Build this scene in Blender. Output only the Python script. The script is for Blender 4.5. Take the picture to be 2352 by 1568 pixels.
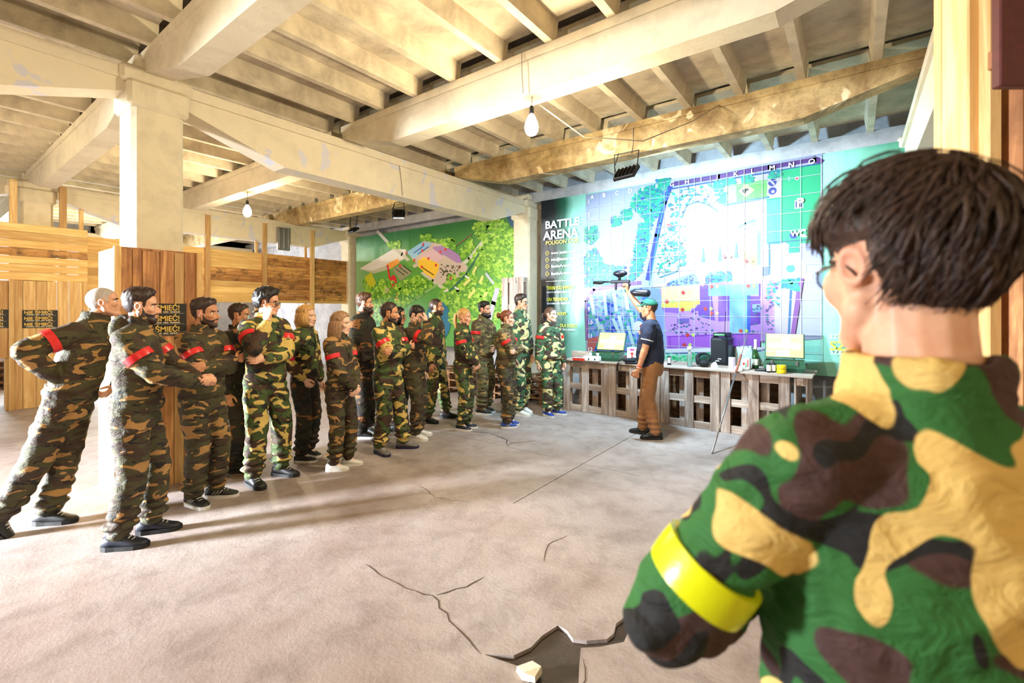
import bpy, bmesh, math, random
import numpy as np
from mathutils import Vector, Matrix, noise
for _o in list(bpy.data.objects): bpy.data.objects.remove(_o, do_unlink=True)
SC = bpy.context.scene
COL = SC.collection
random.seed(7)
PI = math.pi
# ------------------------------------------------------------------ camera
CAM_H, FPX, YAW = 1.62, 1056.6, math.radians(36.575)
cam_d = bpy.data.cameras.new('camera'); cam = bpy.data.objects.new('camera', cam_d); COL.objects.link(cam)
cam_d.sensor_width = 36.0; cam_d.lens = FPX / 2352 * 36.0
cam_d.shift_y = -72 / 2352
cam_d.clip_start = 0.05
cam.location = (0, 0, CAM_H); cam.rotation_euler = (PI / 2, 0, YAW)
cam_d.dof.use_dof = True; cam_d.dof.focus_distance = 4.6; cam_d.dof.aperture_fstop = 2.4
SC.camera = cam
# ------------------------------------------------------------------ world: overcast daylight outside
W = bpy.data.worlds.new('world'); SC.world = W; W.use_nodes = True
W.node_tree.nodes['Background'].inputs[0].default_value = (0.80, 0.90, 1.0, 1)
W.node_tree.nodes['Background'].inputs[1].default_value = 2.2
# ------------------------------------------------------------------ large area lights: daylight in the open doorways
def area(name, loc, target, size, power, color):
    d = bpy.data.lights.new(name, 'AREA'); d.shape = 'RECTANGLE'; d.size, d.size_y = size
    d.energy = power; d.color = color
    o = bpy.data.objects.new(name, d); COL.objects.link(o); o.location = loc
    o.rotation_euler = (Vector(target) - Vector(loc)).to_track_quat('-Z', 'Y').to_euler()
    return o
_d = area('daylight_in_rear_doorway', (-9.2, -6.9, 1.9), (-4.6, 0.9, 0.0), (1.1, 1.7), 560, (0.88, 0.94, 1.0))
_d.data.spread = math.radians(50)
area('daylight_in_far_window', (-17.0, 3.6, 2.2), (-8, 3.6, 1.0), (6.0, 2.4), 420, (0.84, 0.93, 1.0))
# ------------------------------------------------------------------ exposure
SC.view_settings.view_transform = 'Standard'; SC.view_settings.look = 'None'
SC.view_settings.exposure = 0.66; SC.view_settings.gamma = 1.0; SC.view_settings.use_curve_mapping = False
SC.cycles.use_denoising = True
SC.cycles.use_adaptive_sampling = True; SC.cycles.adaptive_threshold = 0.1
SC.cycles.max_bounces = 4; SC.cycles.diffuse_bounces = 3; SC.cycles.glossy_bounces = 2
SC.cycles.transmission_bounces = 4; SC.cycles.transparent_max_bounces = 6
SC.cycles.sample_clamp_indirect = 6.0
SC.cycles.caustics_reflective = False; SC.cycles.caustics_refractive = False

# ================================================================== helpers
def lin(c):
    return tuple(((v / 255) / 12.92 if v / 255 <= 0.04045 else ((v / 255 + 0.055) / 1.055) ** 2.4) for v in c[:3]) + (1.0,)
class N:
    """small node-tree builder"""
    def __init__(s, name):
        s.m = bpy.data.materials.new(name); s.m.use_nodes = True; s.t = s.m.node_tree
        s.b = s.t.nodes['Principled BSDF']; s.b.inputs['Roughness'].default_value = 0.7
    def n(s, typ, **kw):
        x = s.t.nodes.new(typ)
        for k, v in kw.items(): setattr(x, k, v)
        return x
    def l(s, a, b): s.t.links.new(a, b)
    def coord(s, kind='Object', scale=(1, 1, 1), rand=0.0):
        tc = s.n('ShaderNodeTexCoord'); mp = s.n('ShaderNodeMapping'); mp.inputs['Scale'].default_value = scale
        s.l(tc.outputs[kind], mp.inputs['Vector'])
        if rand:
            oi = s.n('ShaderNodeObjectInfo'); mm = s.n('ShaderNodeMath', operation='MULTIPLY'); mm.inputs[1].default_value = rand
            s.l(oi.outputs['Random'], mm.inputs[0]); s.l(mm.outputs[0], mp.inputs['Location'])
        return mp.outputs[0]
    def noise(s, vec, scale, detail=3, rough=0.55, dist=0.0):
        x = s.n('ShaderNodeTexNoise'); x.inputs['Scale'].default_value = scale; x.inputs['Detail'].default_value = detail
        x.inputs['Roughness'].default_value = rough; x.inputs['Distortion'].default_value = dist
        s.l(vec, x.inputs['Vector']); return x.outputs['Fac']
    def ramp(s, fac, stops, interp='LINEAR'):
        x = s.n('ShaderNodeValToRGB'); x.color_ramp.interpolation = interp; e = x.color_ramp.elements
        while len(e) < len(stops): e.new(0.5)
        for i, (p, c) in enumerate(stops):
            e[i].position = p; e[i].color = c if len(c) == 4 else tuple(c) + (1,)
        s.l(fac, x.inputs[0]); return x.outputs[0]
    def mix(s, fac, a, b, mode='MIX'):
        x = s.n('ShaderNodeMix', data_type='RGBA', blend_type=mode)
        for i, v in ((0, fac), (6, a), (7, b)):
            if hasattr(v, 'is_output'): s.l(v, x.inputs[i])
            else: x.inputs[i].default_value = v
        return x.outputs[2]
    def col(s, v):
        if hasattr(v, 'is_output'): s.l(v, s.b.inputs['Base Color'])
        else: s.b.inputs['Base Color'].default_value = v
    def bump(s, h, strength=0.3, dist=0.02):
        x = s.n('ShaderNodeBump'); x.inputs['Strength'].default_value = strength; x.inputs['Distance'].default_value = dist
        s.l(h, x.inputs['Height']); s.l(x.outputs[0], s.b.inputs['Normal'])
    def set(s, **kw):
        for k, v in kw.items(): s.b.inputs[k].default_value = v
        return s
def plain(name, rgb, rough=0.6, metal=0.0, var=0.0, bump=0.0, scale=30, **kw):
    m = N(name); c = lin(rgb); m.set(Roughness=rough, Metallic=metal, **kw)
    v = m.coord('Object', rand=17.0)
    f = m.noise(v, scale, 4)
    if var:
        m.col(m.ramp(f, [(0.3, tuple(x * (1 - var) for x in c[:3])), (0.7, tuple(min(1, x * (1 + var)) for x in c[:3]))]))
    else: m.col(c)
    if bump: m.bump(f, bump, 0.01)
    return m.m
def wood(name, light, dark, scale=1.0, axis=0, rough=0.75, stain=0.0):
    """grain runs along the local axis; each plank gets its own tone"""
    m = N(name); m.set(Roughness=rough)
    sc = [9, 9, 9]; sc[axis] = 0.7
    v = m.coord('Object', tuple(x * scale for x in sc), rand=40.0)
    g = m.noise(v, 2.2, 6, 0.6, 0.8)
    c = m.ramp(g, [(0.28, lin(dark)), (0.5, lin([(a + b) / 2 for a, b in zip(light, dark)])), (0.62, lin(light))])
    oi = m.n('ShaderNodeObjectInfo')
    tone = m.ramp(oi.outputs['Random'], [(0.0, (0.66, 0.58, 0.52)), (0.35, (0.88, 0.84, 0.80)), (0.7, (1.0, 0.97, 0.92)), (1.0, (1.12, 1.12, 1.1))])
    c = m.mix(1.0, c, tone, 'MULTIPLY')
    if stain:
        v2 = m.coord('Object', (2, 2, 2), rand=23.0)
        s_ = m.noise(v2, 2.5, 4, 0.6, 0.3)
        c = m.mix(m.ramp(s_, [(0.5, (0, 0, 0)), (0.68, (stain,) * 3)]), c, lin([x * 0.45 for x in dark]))
    m.col(c); m.bump(g, 0.25, 0.004)
    return m.m
class MB:
    """collects shapes, builds one mesh object"""
    def __init__(s): s.v = []; s.f = []; s.c = []
    def add(s, vs, fs, color=None):
        o = len(s.v); s.v += [tuple(x) for x in vs]; s.f += [tuple(i + o for i in f) for f in fs]
        s.c += [color or (1, 1, 1, 1)] * len(vs); return s
    def box(s, c, size, rot=None, taper=1.0):
        hx, hy, hz = (x / 2 for x in size); M = (rot.to_matrix() if hasattr(rot, 'to_matrix') else rot) if rot else Matrix.Identity(3)
        vs = []
        for z, t in ((-hz, 1.0), (hz, taper)):
            for x, y in ((-hx, -hy), (hx, -hy), (hx, hy), (-hx, hy)):
                vs.append(M @ Vector((x * t, y * t, z)) + Vector(c))
        return s.add(vs, [(3, 2, 1, 0), (4, 5, 6, 7), (0, 1, 5, 4), (1, 2, 6, 5), (2, 3, 7, 6), (3, 0, 4, 7)])
    def bbox(s, c, size, b=0.006, rot=None):
        """box with bevelled long edges on all sides"""
        hx, hy, hz = (x / 2 for x in size); M = (rot.to_matrix() if hasattr(rot, 'to_matrix') else rot) if rot else Matrix.Identity(3)
        b = min(b, hx * .9, hy * .9, hz * .9); vs = []
        for z, i in ((-hz, b), (-hz + b, 0), (hz - b, 0), (hz, b)):
            x, y = hx - i, hy - i; k = b if i == 0 else 0
            for p in ((-x + k, -y), (x - k, -y), (x, -y + k), (x, y - k), (x - k, y), (-x + k, y), (-x, y - k), (-x, -y + k)):
                vs.append(M @ Vector((p[0], p[1], z)) + Vector(c))
        fs = [tuple(range(7, -1, -1)), tuple(range(24, 32))]
        for r in range(3):
            for i in range(8):
                j = (i + 1) % 8; fs.append((r * 8 + i, r * 8 + j, r * 8 + 8 + j, r * 8 + 8 + i))
        return s.add(vs, fs)
    def loft(s, rings, n=12, caps=True):
        """rings: (center, xaxis, yaxis) with radii in the axis lengths"""
        vs = []; fs = []
        for c, ax, ay in rings:
            for i in range(n):
                a = 2 * PI * i / n; vs.append(Vector(c) + Vector(ax) * math.cos(a) + Vector(ay) * math.sin(a))
        for r in range(len(rings) - 1):
            for i in range(n):
                j = (i + 1) % n; fs.append((r * n + i, r * n + j, (r + 1) * n + j, (r + 1) * n + i))
        if caps: fs += [tuple(range(n - 1, -1, -1)), tuple(range((len(rings) - 1) * n, len(rings) * n))]
        return s.add(vs, fs)
    def tube(s, pts, radii, n=10, caps=True, flat=1.0, up=(0, 0, 1)):
        pts = [Vector(p) for p in pts]
        if not hasattr(radii, '__len__'): radii = [radii] * len(pts)
        rings = []; u = None
        for i, p in enumerate(pts):
            d = (pts[min(i + 1, len(pts) - 1)] - pts[max(i - 1, 0)]).normalized()
            if u is None:
                u = Vector(up); u = u if abs(u.dot(d)) < 0.95 else Vector((0, 1, 0))
            ax = u.cross(d).normalized(); ay = d.cross(ax).normalized(); u = ay
            rings.append((p, ax * radii[i], ay * radii[i] * flat))
        return s.loft(rings, n, caps)
    def capsule(s, a, b, ra, rb, n=12):
        """round-ended tapered limb piece, closed"""
        a, b = Vector(a), Vector(b); d = (b - a); L = d.length
        d = d.normalized() if L > 1e-6 else Vector((0, 0, 1))
        up = Vector((0, 0, 1)) if abs(d.z) < 0.9 else Vector((0, 1, 0))
        ax = up.cross(d).normalized(); ay = d.cross(ax)
        rings = []
        for t in (-0.97, -0.8, -0.45, 0): rings.append((a + d * ra * t, ax * ra * math.sqrt(1 - t * t), ay * ra * math.sqrt(1 - t * t)))
        for t in (0, 0.45, 0.8, 0.97): rings.append((b + d * rb * t, ax * rb * math.sqrt(1 - t * t), ay * rb * math.sqrt(1 - t * t)))
        return s.loft(rings, n)
    def chain(s, pts, radii, n=12):
        for i in range(len(pts) - 1): s.capsule(pts[i], pts[i + 1], radii[i], radii[i + 1], n)
        return s
    def ell(s, c, r, rot=None, n=14, m=9):
        M = (rot.to_matrix() if hasattr(rot, 'to_matrix') else rot) if rot else Matrix.Identity(3); c = Vector(c); rings = []
        for k in range(m):
            t = -math.cos(PI * (k + 0.35) / (m - 0.3)); q = math.sqrt(max(0, 1 - t * t))
            rings.append((c + M @ Vector((0, 0, r[2] * t)), M @ Vector((r[0] * q, 0, 0)), M @ Vector((0, r[1] * q, 0))))
        return s.loft(rings, n)
    def lathe(s, prof, c=(0, 0, 0), n=20, M=None):
        M = M or Matrix.Identity(3); c = Vector(c)
        return s.loft([(c + M @ Vector((0, 0, z)), M @ Vector((max(r, 1e-4), 0, 0)), M @ Vector((0, max(r, 1e-4), 0))) for r, z in prof], n)
    def prism(s, poly, y0, y1):
        """poly: (x, z) points, extruded along y"""
        n = len(poly); vs = [(x, y0, z) for x, z in poly] + [(x, y1, z) for x, z in poly]
        fs = [tuple(range(n)), tuple(range(2 * n - 1, n - 1, -1))] + [(i, n + i, n + (i + 1) % n, (i + 1) % n) for i in range(n)]
        return s.add(vs, fs)
    def torus(s, c, R, r, M=None, n=24, k=8, sx=1.0, sy=1.0):
        M = M or Matrix.Identity(3); c = Vector(c); vs = []; fs = []
        for i in range(n):
            a = 2 * PI * i / n
            for j in range(k):
                b = 2 * PI * j / k
                vs.append(c + M @ Vector(((R + r * math.cos(b)) * math.cos(a) * sx, (R + r * math.cos(b)) * math.sin(a) * sy, r * math.sin(b))))
        for i in range(n):
            for j in range(k):
                fs.append((i * k + j, ((i + 1) % n) * k + j, ((i + 1) % n) * k + (j + 1) % k, i * k + (j + 1) % k))
        return s.add(vs, fs)
    def mesh(s, name, mat=None, smooth=False, colors=False):
        me = bpy.data.meshes.new(name); me.from_pydata(s.v, [], s.f)
        if mat: me.materials.append(mat)
        if colors:
            a = me.color_attributes.new('Col', 'FLOAT_COLOR', 'POINT')
            a.data.foreach_set('color', np.array(s.c, dtype=np.float32).ravel())
        if smooth: me.polygons.foreach_set('use_smooth', [True] * len(me.polygons))
        bm = bmesh.new(); bm.from_mesh(me); bmesh.ops.recalc_face_normals(bm, faces=bm.faces); bm.to_mesh(me); bm.free()
        me.update(); return me
    def build(s, name, mat=None, parent=None, smooth=False, colors=False, loc=None):
        return link(name, s.mesh(name, mat, smooth, colors), parent, loc)
def link(name, me, parent=None, loc=None, rot=None):
    o = bpy.data.objects.new(name, me); COL.objects.link(o)
    if parent is not None: o.parent = parent
    if loc is not None: o.location = loc
    if rot is not None: o.rotation_euler = rot
    return o
def tag(o, label=None, cat=None, group=None, kind=None):
    if label: o['label'] = label
    if cat: o['category'] = cat
    if group: o['group'] = group
    if kind: o['kind'] = kind
    return o
def thing(name, label, cat, loc=(0, 0, 0), rz=0.0, group=None, kind=None):
    o = bpy.data.objects.new(name, None); COL.objects.link(o); o.location = loc; o.rotation_euler = (0, 0, rz)
    o.empty_display_size = 0.1
    return tag(o, label, cat, group, kind)
def text(body, size, loc, mat, parent=None, name='lettering', bold=0.0, rot=(PI / 2, 0, 0), align='LEFT', sx=1.0, depth=0.0006):
    cu = bpy.data.curves.new(name, 'FONT'); cu.body = body; cu.size = size; cu.align_x = align; cu.offset = bold * size
    cu.extrude = depth; cu.materials.append(mat); cu.resolution_u = 3
    o = bpy.data.objects.new(name, cu); COL.objects.link(o); o.parent = parent; o.location = loc; o.rotation_euler = rot; o.scale = (sx, 1, 1)
    return o
SNA, CSA = math.sin(YAW), math.cos(YAW)
def on_wall(px, py, y):
    """a feature measured on the photograph, as (x, z) in metres on the wall plane at depth y"""
    u = (px - 1176) / FPX; Y = y / (CSA + SNA * u)
    return (-SNA + CSA * u) * Y, CAM_H + (712 - py) / FPX * Y
BULB_E, FLOOD_E, FLOOD2_E = 690, 165, 130      # lamp strengths, used in the lamp builders
# ================================================================== materials of the building
def concrete(name, base, dark, stain=0.5, scale=1.0, rough=0.85, patch=None):
    m = N(name); m.set(Roughness=rough)
    v = m.coord('Object')
    big = m.noise(v, 0.55 * scale, 6, 0.65, 0.4); mid = m.noise(v, 3.2 * scale, 6, 0.7, 0.3); fine = m.noise(v, 38, 4, 0.7)
    c = m.mix(m.ramp(big, [(0.38, (0, 0, 0)), (0.66, (stain,) * 3)]), lin(base), lin(dark))
    c = m.mix(m.ramp(mid, [(0.46, (0, 0, 0)), (0.72, (stain * 0.7,) * 3)]), c, lin([x * 0.75 for x in dark]))
    if patch:
        p = m.noise(v, 2.1, 3, 0.6, 0.6); c = m.mix(m.ramp(p, [(0.60, (0, 0, 0)), (0.63, (0.85,) * 3)]), c, lin(patch))
    sp = m.noise(v, 90, 2, 0.5); c = m.mix(m.ramp(sp, [(0.68, (0, 0, 0)), (0.75, (0.35,) * 3)]), c, lin([min(255, x * 1.25) for x in base]))
    m.col(c); m.bump(m.mix(0.5, mid, fine), 0.2, 0.02)
    return m.m
M_FLOOR = concrete('concrete_floor', (170, 158, 154), (132, 112, 102), 0.75, 1.3, 0.62)
M_DIRT = concrete('dark_wet_dirt', (70, 56, 46), (34, 26, 22), 0.8, 4.0, 0.6)
M_PLASTER = concrete('whitewashed_concrete', (232, 220, 192), (198, 180, 150), 0.4, 1.5, 0.85)
M_PEEL = concrete('peeling_blue_whitewash', (232, 220, 194), (208, 190, 160), 0.3, 1.2, 0.85, patch=(206, 205, 220))
M_RUST = concrete('stained_beam_concrete', (208, 184, 134), (120, 92, 52), 0.9, 2.6, 0.85, patch=(226, 208, 170))
M_PANEL = concrete('roof_panel_concrete', (230, 217, 188), (142, 124, 108), 0.75, 0.9, 0.9)
M_WALLC = concrete('back_wall_concrete', (196, 194, 196), (130, 130, 138), 0.6, 1.6, 0.9)
M_PINE = wood('new_pine', (240, 204, 140), (208, 158, 90), 1.0, 0, 0.65)
M_PINEY = wood('new_pine_lengthways_y', (246, 214, 146), (222, 174, 104), 1.0, 1, 0.65)
M_PINEZ = wood('new_pine_upright', (242, 210, 152), (210, 164, 104), 1.0, 2, 0.65)
M_STAINY = wood('stained_pine_lengthways_y', (224, 172, 104), (158, 102, 54), 1.0, 1, 0.65, stain=0.75)
M_CLAD = wood('reddish_cladding', (214, 160, 106), (146, 92, 58), 1.0, 2, 0.65, stain=0.3)
M_PAL = wood('weathered_pallet', (208, 194, 184), (144, 124, 112), 1.0, 0, 0.85, stain=0.15)
M_PALZ = wood('weathered_pallet_upright', (206, 192, 184), (140, 120, 110), 1.0, 2, 0.85, stain=0.2)
M_PALD = wood('brown_pallet', (164, 122, 84), (96, 62, 38), 1.0, 0, 0.85, stain=0.3)
M_BLACKM = plain('black_metal', (26, 26, 28), 0.45, 0.4)
M_WIRE = plain('grey_cable', (150, 138, 118), 0.6)
M_STEEL = plain('grey_steel', (150, 148, 146), 0.35, 0.8, var=0.2)
# ================================================================== floor: slabs, joints, broken pit
FL = thing('floor', 'cracked grey-brown concrete floor of the hall', 'floor', kind='structure')
XJ, YJ = -2.29, 4.35
pit = [(-1.40, 1.66), (-1.28, 1.74), (-1.245, 1.83), (-1.245, 1.93), (-1.22, 2.04), (-1.165, 2.035), (-1.11, 2.0), (-1.05, 2.03), (-0.975, 2.10), (-0.965, 2.16), (-0.985, 2.23),
       (-0.97, 2.31), (-0.985, 2.40), (-0.93, 2.47), (-0.87, 2.52), (-0.80, 2.50), (-0.83, 2.44), (-0.905, 2.36), (-0.915, 2.24), (-0.90, 2.13), (-0.98, 2.03), (-1.05, 1.97), (-1.0, 1.86), (-0.93, 1.72), (-0.88, 1.55), (-1.0, 1.45), (-1.12, 1.60), (-1.15, 1.72), (-1.22, 1.70)]
def slab(x0, x1, y0, y1, holes=()):
    from mathutils.geometry import delaunay_2d_cdt
    g = 0.004; x0 += g; x1 -= g; y0 += g; y1 -= g
    outer = [(x0, y0), (x1, y0), (x1, y1), (x0, y1)]
    verts = [Vector(p) for p in outer]; faces = [list(range(4))]
    for h in holes:
        s = len(verts); verts += [Vector(p) for p in h]; faces.append(list(range(s, s + len(h))))
    mb = MB()
    if holes:
        vs, es, fs, ov, oe, of = delaunay_2d_cdt(verts, [], faces, 0, 1e-6)
        def inside(p, h):
            r = False
            for (ax, ay), (bx, by) in zip(h, h[1:] + h[:1]):
                if (ay > p.y) != (by > p.y) and p.x < (bx - ax) * (p.y - ay) / (by - ay) + ax: r = not r
            return r
        keep = [f for f in fs if not any(inside((vs[f[0]] + vs[f[1]] + vs[f[2]]) / 3, h) for h in holes)]
        mb.add([(v.x, v.y, 0) for v in vs], keep)
        for h in holes:
            n = len(h); mb.add([(p[0], p[1], 0) for p in h] + [(p[0], p[1], -0.02) for p in h], [(i, (i + 1) % n, n + (i + 1) % n, n + i) for i in range(n)])
        mb.add([(p[0], p[1], -0.06) for p in outer] + [(p[0], p[1], 0) for p in outer], [(i, (i + 1) % 4, 4 + (i + 1) % 4, 4 + i) for i in range(4)])
    else:
        mb.box(((x0 + x1) / 2, (y0 + y1) / 2, -0.03), (x1 - x0, y1 - y0, 0.06))
    return mb.build('concrete_slab', M_FLOOR, FL)
slab(-8.3, XJ, YJ, 8.0); slab(XJ, 3.8, YJ, 8.0); slab(-8.3, XJ, 3.096, YJ); slab(XJ, 3.8, 3.096, YJ); slab(-8.3, 3.8, -1.7, 3.104, [pit])
slab(-18, -8.3, YJ, 8.0); slab(-18, -8.3, -1.7, YJ); slab(-18, 3.8, -7.2, -1.7)
MB().box((-7, 0.4, -0.075), (22, 15.4, 0.03)).build('subfloor', M_DIRT, FL)
MB().add([(p[0], p[1], -.018) for p in pit], [tuple(range(len(pit)))]).build('pit_dirt', M_DIRT, FL)
# hairline cracks: thin dark brown strips lying on the slabs
M_CRACK = plain('crack_dark_brown', (74, 58, 48), 0.9)
def crack(pts, w=0.008):
    mb = MB(); P = []
    for i in range(len(pts) - 1):
        a, b = Vector(pts[i]), Vector(pts[i + 1]); k = max(2, int((b - a).length / 0.05))
        for j in range(k): P.append(a.lerp(b, j / k) + Vector((random.uniform(-.012, .012), random.uniform(-.012, .012))))
    P.append(Vector(pts[-1])); vs = []; fs = []
    for i, p in enumerate(P):
        d = (P[min(i + 1, len(P) - 1)] - P[max(i - 1, 0)]).normalized(); q = Vector((-d.y, d.x)) * w * random.uniform(0.25, 0.6) * (1 if 0 < i < len(P) - 1 else 0.2)
        vs += [(p.x + q.x, p.y + q.y, 0.0012), (p.x - q.x, p.y - q.y, 0.0012)]
    for i in range(len(P) - 1): fs.append((2 * i, 2 * i + 1, 2 * i + 3, 2 * i + 2))
    return mb.add(vs, fs).build('crack', M_CRACK, FL)
crack([(-1.40, 1.66), (-1.62, 1.72), (-1.80, 1.78), (-1.92, 1.83), (-2.15, 1.78), (-2.5, 1.8)])
crack([(-1.90, 1.84), (-1.83, 2.0), (-1.8, 2.15)], 0.012)
crack([(-0.9, 3.2), (-1.0, 3.35), (-0.92, 3.6), (-0.8, 3.75)]); crack([(-1.02, 1.93), (-0.95, 1.8), (-0.9, 1.6)])
crack([(-3.3, 4.36), (-3.5, 4.6), (-3.9, 4.7), (-4.1, 4.6), (-4.3, 4.75)], 0.014); crack([(-3.3, 4.36), (-3.35, 4.5), (-3.15, 4.75)], 0.012)
crack([(-2.6, 2.9), (-2.9, 2.8), (-3.2, 2.9)], 0.006); crack([(-1.6, 2.5), (-1.7, 2.7), (-1.65, 2.9)], 0.006)
tag(MB().add([(-.05, -.03, 0), (.0, -.055, 0), (.055, -.035, 0), (.05, .03, 0), (-.01, .04, 0), (-.045, -.03, .025), (0, -.05, .03), (.05, -.03, .022), (.045, .028, .03), (-.008, .036, .026)],
    [(4, 3, 2, 1, 0), (5, 6, 7, 8, 9), (0, 1, 6, 5), (1, 2, 7, 6), (2, 3, 8, 7), (3, 4, 9, 8), (4, 0, 5, 9)]).build('concrete_chunk', M_PLASTER, None, loc=(-1.165, 1.70, 0.0)),
    'pale broken chunk of concrete beside the dark pit in the floor', 'rubble')
# ================================================================== ceiling: panels, ribs, beams, girders
CE = thing('ceiling', 'whitewashed ribbed concrete roof on beams and girders', 'ceiling', kind='structure')
BY = [-4.71, -2.63, -0.58, 1.47, 3.53, 5.60, 7.72]       # beam lines
GX = [-17.35, -11.35, -5.35, 0.65]                      # girder lines
ZR, ZB, ZG = 3.95, 4.13, 3.78
x = -16.94
k = 0
panel_meshes = {}
xs = []
while x < 3.6:
    xs.append(x); x += 0.57
for j in range(len(BY) - 1):
    y0, y1 = BY[j] + 0.09, BY[j + 1] - 0.09
    for i, x in enumerate(xs):
        MB_key = j
        if MB_key not in panel_meshes:
            L = y1 - y0; p = MB()
            p.box((0.285, (y0 + y1) / 2 + .0, ZB + 0.02), (0.566, L + 0.04, 0.04))
            r = MB()
            vs = []
            for yy in (y0 - .02, y1 + .02):
                vs += [(-.036, yy, ZR), (.036, yy, ZR), (.062, yy, ZB + .005), (-.062, yy, ZB + .005)]
            r.add(vs, [(0, 1, 2, 3), (7, 6, 5, 4), (0, 4, 5, 1), (1, 5, 6, 2), (2, 6, 7, 3), (3, 7, 4, 0)])
            panel_meshes[MB_key] = (p.mesh('roof_panel', M_PANEL), r.mesh('rib', M_PANEL))
        link('roof_panel', panel_meshes[j][0], CE, (x, 0, random.uniform(-.004, .004)))
        if j >= 2: link('rib', panel_meshes[j][1], CE, (x + random.uniform(-.02, .02), 0, 0))
def fish(L, ends, z_top, d_end, d_mid, w, flange):
    """precast beam along +x from 0 to L: shallow ends, deep middle"""
    t = ends; poly = [(0, z_top), (0, z_top - d_end), (t, z_top - d_mid), (L - t, z_top - d_mid), (L, z_top - d_end), (L, z_top)]
    mb = MB(); mb.prism(poly, -w / 2, w / 2); mb.prism([(0, z_top + .002), (0, z_top - flange[1]), (L, z_top - flange[1]), (L, z_top + .002)], -flange[0] / 2, flange[0] / 2)
    return mb
bm_plain = fish(5.78, 0.95, ZR, 0.15, 0.385, 0.21, (0.25, 0.075)).mesh('beam', M_PLASTER)
bm_rust = fish(5.78, 0.95, ZR, 0.15, 0.385, 0.21, (0.25, 0.075)).mesh('beam', M_RUST)
for gi in range(3):
    for j, y in enumerate(BY):
        me = bm_rust if j == 5 else bm_plain
        if j == 6: continue
        link('beam', me, CE, (GX[gi] + 0.11, y, 0))
bm_last = fish(3.0, 0.95, ZR, 0.15, 0.385, 0.21, (0.25, 0.075)).mesh('beam', M_PLASTER)
for y in BY[:6]: link('beam', bm_last, CE, (GX[3] + 0.11, y, 0))
gm = fish(BY[6] - BY[3] - 0.12, 1.15, ZG, 0.16, 0.53, 0.26, (0.32, 0.10)).mesh('girder', M_PEEL)
for gx in GX:
    for y in (BY[0] - 0.05, BY[3] + 0.06): link('girder', gm, CE, (gx, y, 0), (0, 0, PI / 2))
# edge beam at the top of the back wall
MB().box((-7, 7.76, 3.87), (21.6, 0.24, 0.20)).build('edge_beam', M_WALLC, CE)
MB().box((-7, 0.4, ZB + 0.36), (22.5, 16.0, 0.2)).build('roof_deck', M_PANEL, CE)
# ================================================================== walls
def wall(name, boxes, mat):
    mb = MB()
    for c, s in boxes: mb.box(c, s)
    return tag(mb.build(name, mat), kind='structure')
wall('wall_back', [((-7, 7.98, 2.1), (22, 0.2, 4.25))], M_WALLC)
wall('wall_right', [((3.75, 0.4, 2.1), (0.1, 15.4, 4.25))], M_PLASTER)
wall('wall_rear', [((-2.2, -7.2, 2.1), (12.0, 0.15, 4.25)), ((-14.8, -7.2, 2.1), (6.4, 0.15, 4.25)), ((-9.6, -7.2, 3.75), (4.0, 0.15, 0.9))], M_PLASTER)
wall('wall_left', [((-17.8, -4.4, 2.1), (0.15, 5.6, 4.25)), ((-17.8, 3.4, 0.4), (0.15, 10, 0.8)), ((-17.8, 3.4, 3.85), (0.15, 10, 0.7)), ((-17.8, 7.2, 2.1), (0.15, 1.4, 4.25)),
                     ((-17.8, 1.0, 2.1), (0.15, .35, 4.2)), ((-17.8, 3.6, 2.1), (0.15, .35, 4.2))], M_WALLC)
M_GLASSW = plain('milky_window_glass', (225, 240, 245), 0.35)
M_GLASSW.node_tree.nodes['Principled BSDF'].inputs['Transmission Weight'].default_value = 0.95
for n_, (a, b) in enumerate(((-1.5, 0.82), (1.18, 3.42), (3.78, 6.45))):
    w_ = thing('window_%d' % (n_ + 1), 'wide daylit window in the far left wall', 'window', (-17.8, (a + b) / 2, 2.15), kind='structure')
    L = b - a
    f_ = MB()
    for yy in (-L / 2 + .03, -L / 6, L / 6, L / 2 - .03): f_.box((0, yy, 0), (.06, .05, 2.66))
    for zz in (-1.31, 0.4, 1.31): f_.box((0, 0, zz), (.055, L, .05))
    f_.build('window_frame', M_PLASTER, w_)
    for q in range(3): MB().box((0, -L / 3 + q * L / 3, 0), (.006, L / 3 - .06, 2.6)).build('pane', M_GLASSW, w_)
# ------------------------------------------------------------------ columns
def column(gx, y, label, group=None):
    t = thing('concrete_column', label, 'column', (gx, y, 0), kind='structure')
    w = 0.20; c = 0.035; prof = []
    oct_ = [(-w + c, -w), (w - c, -w), (w, -w + c), (w, w - c), (w - c, w), (-w + c, w), (-w, w - c), (-w, -w + c)]
    mb = MB(); n = 8
    zs = [0, 1.0, 2.0, 3.0, 3.45]
    vs = [(px, py, z) for z in zs for px, py in oct_]
    fs = [(r * n + i, r * n + (i + 1) % n, (r + 1) * n + (i + 1) % n, (r + 1) * n + i) for r in range(len(zs) - 1) for i in range(n)]
    mb.add(vs, fs + [tuple(range(n)), tuple(range((len(zs) - 1) * n, len(zs) * n))]); mb.build('shaft', M_PLASTER, t)
    k = MB(); k.bbox((0, 0, 3.56), (0.47, 0.47, 0.24), 0.03); k.bbox((0, 0, 3.74), (0.40, 0.56, 0.16), 0.03); k.bbox((0, 0, 3.87), (0.34, 0.34, 0.14), 0.02)
    k.build('capital', M_PLASTER, t); return t
column(GX[2], 1.47, 'square whitewashed concrete column rising from the tall plank-clad box')
column(GX[1], 1.47, 'far whitewashed column between two timber posts above the plank panel')
column(GX[2], 7.70, 'whitewashed column on the back wall between the green and the lit banners')
column(GX[1], 7.70, 'grey column at the left edge of the green banner')
column(GX[3], 7.87, 'dark stained column in the back wall corner at the far right')
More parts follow.
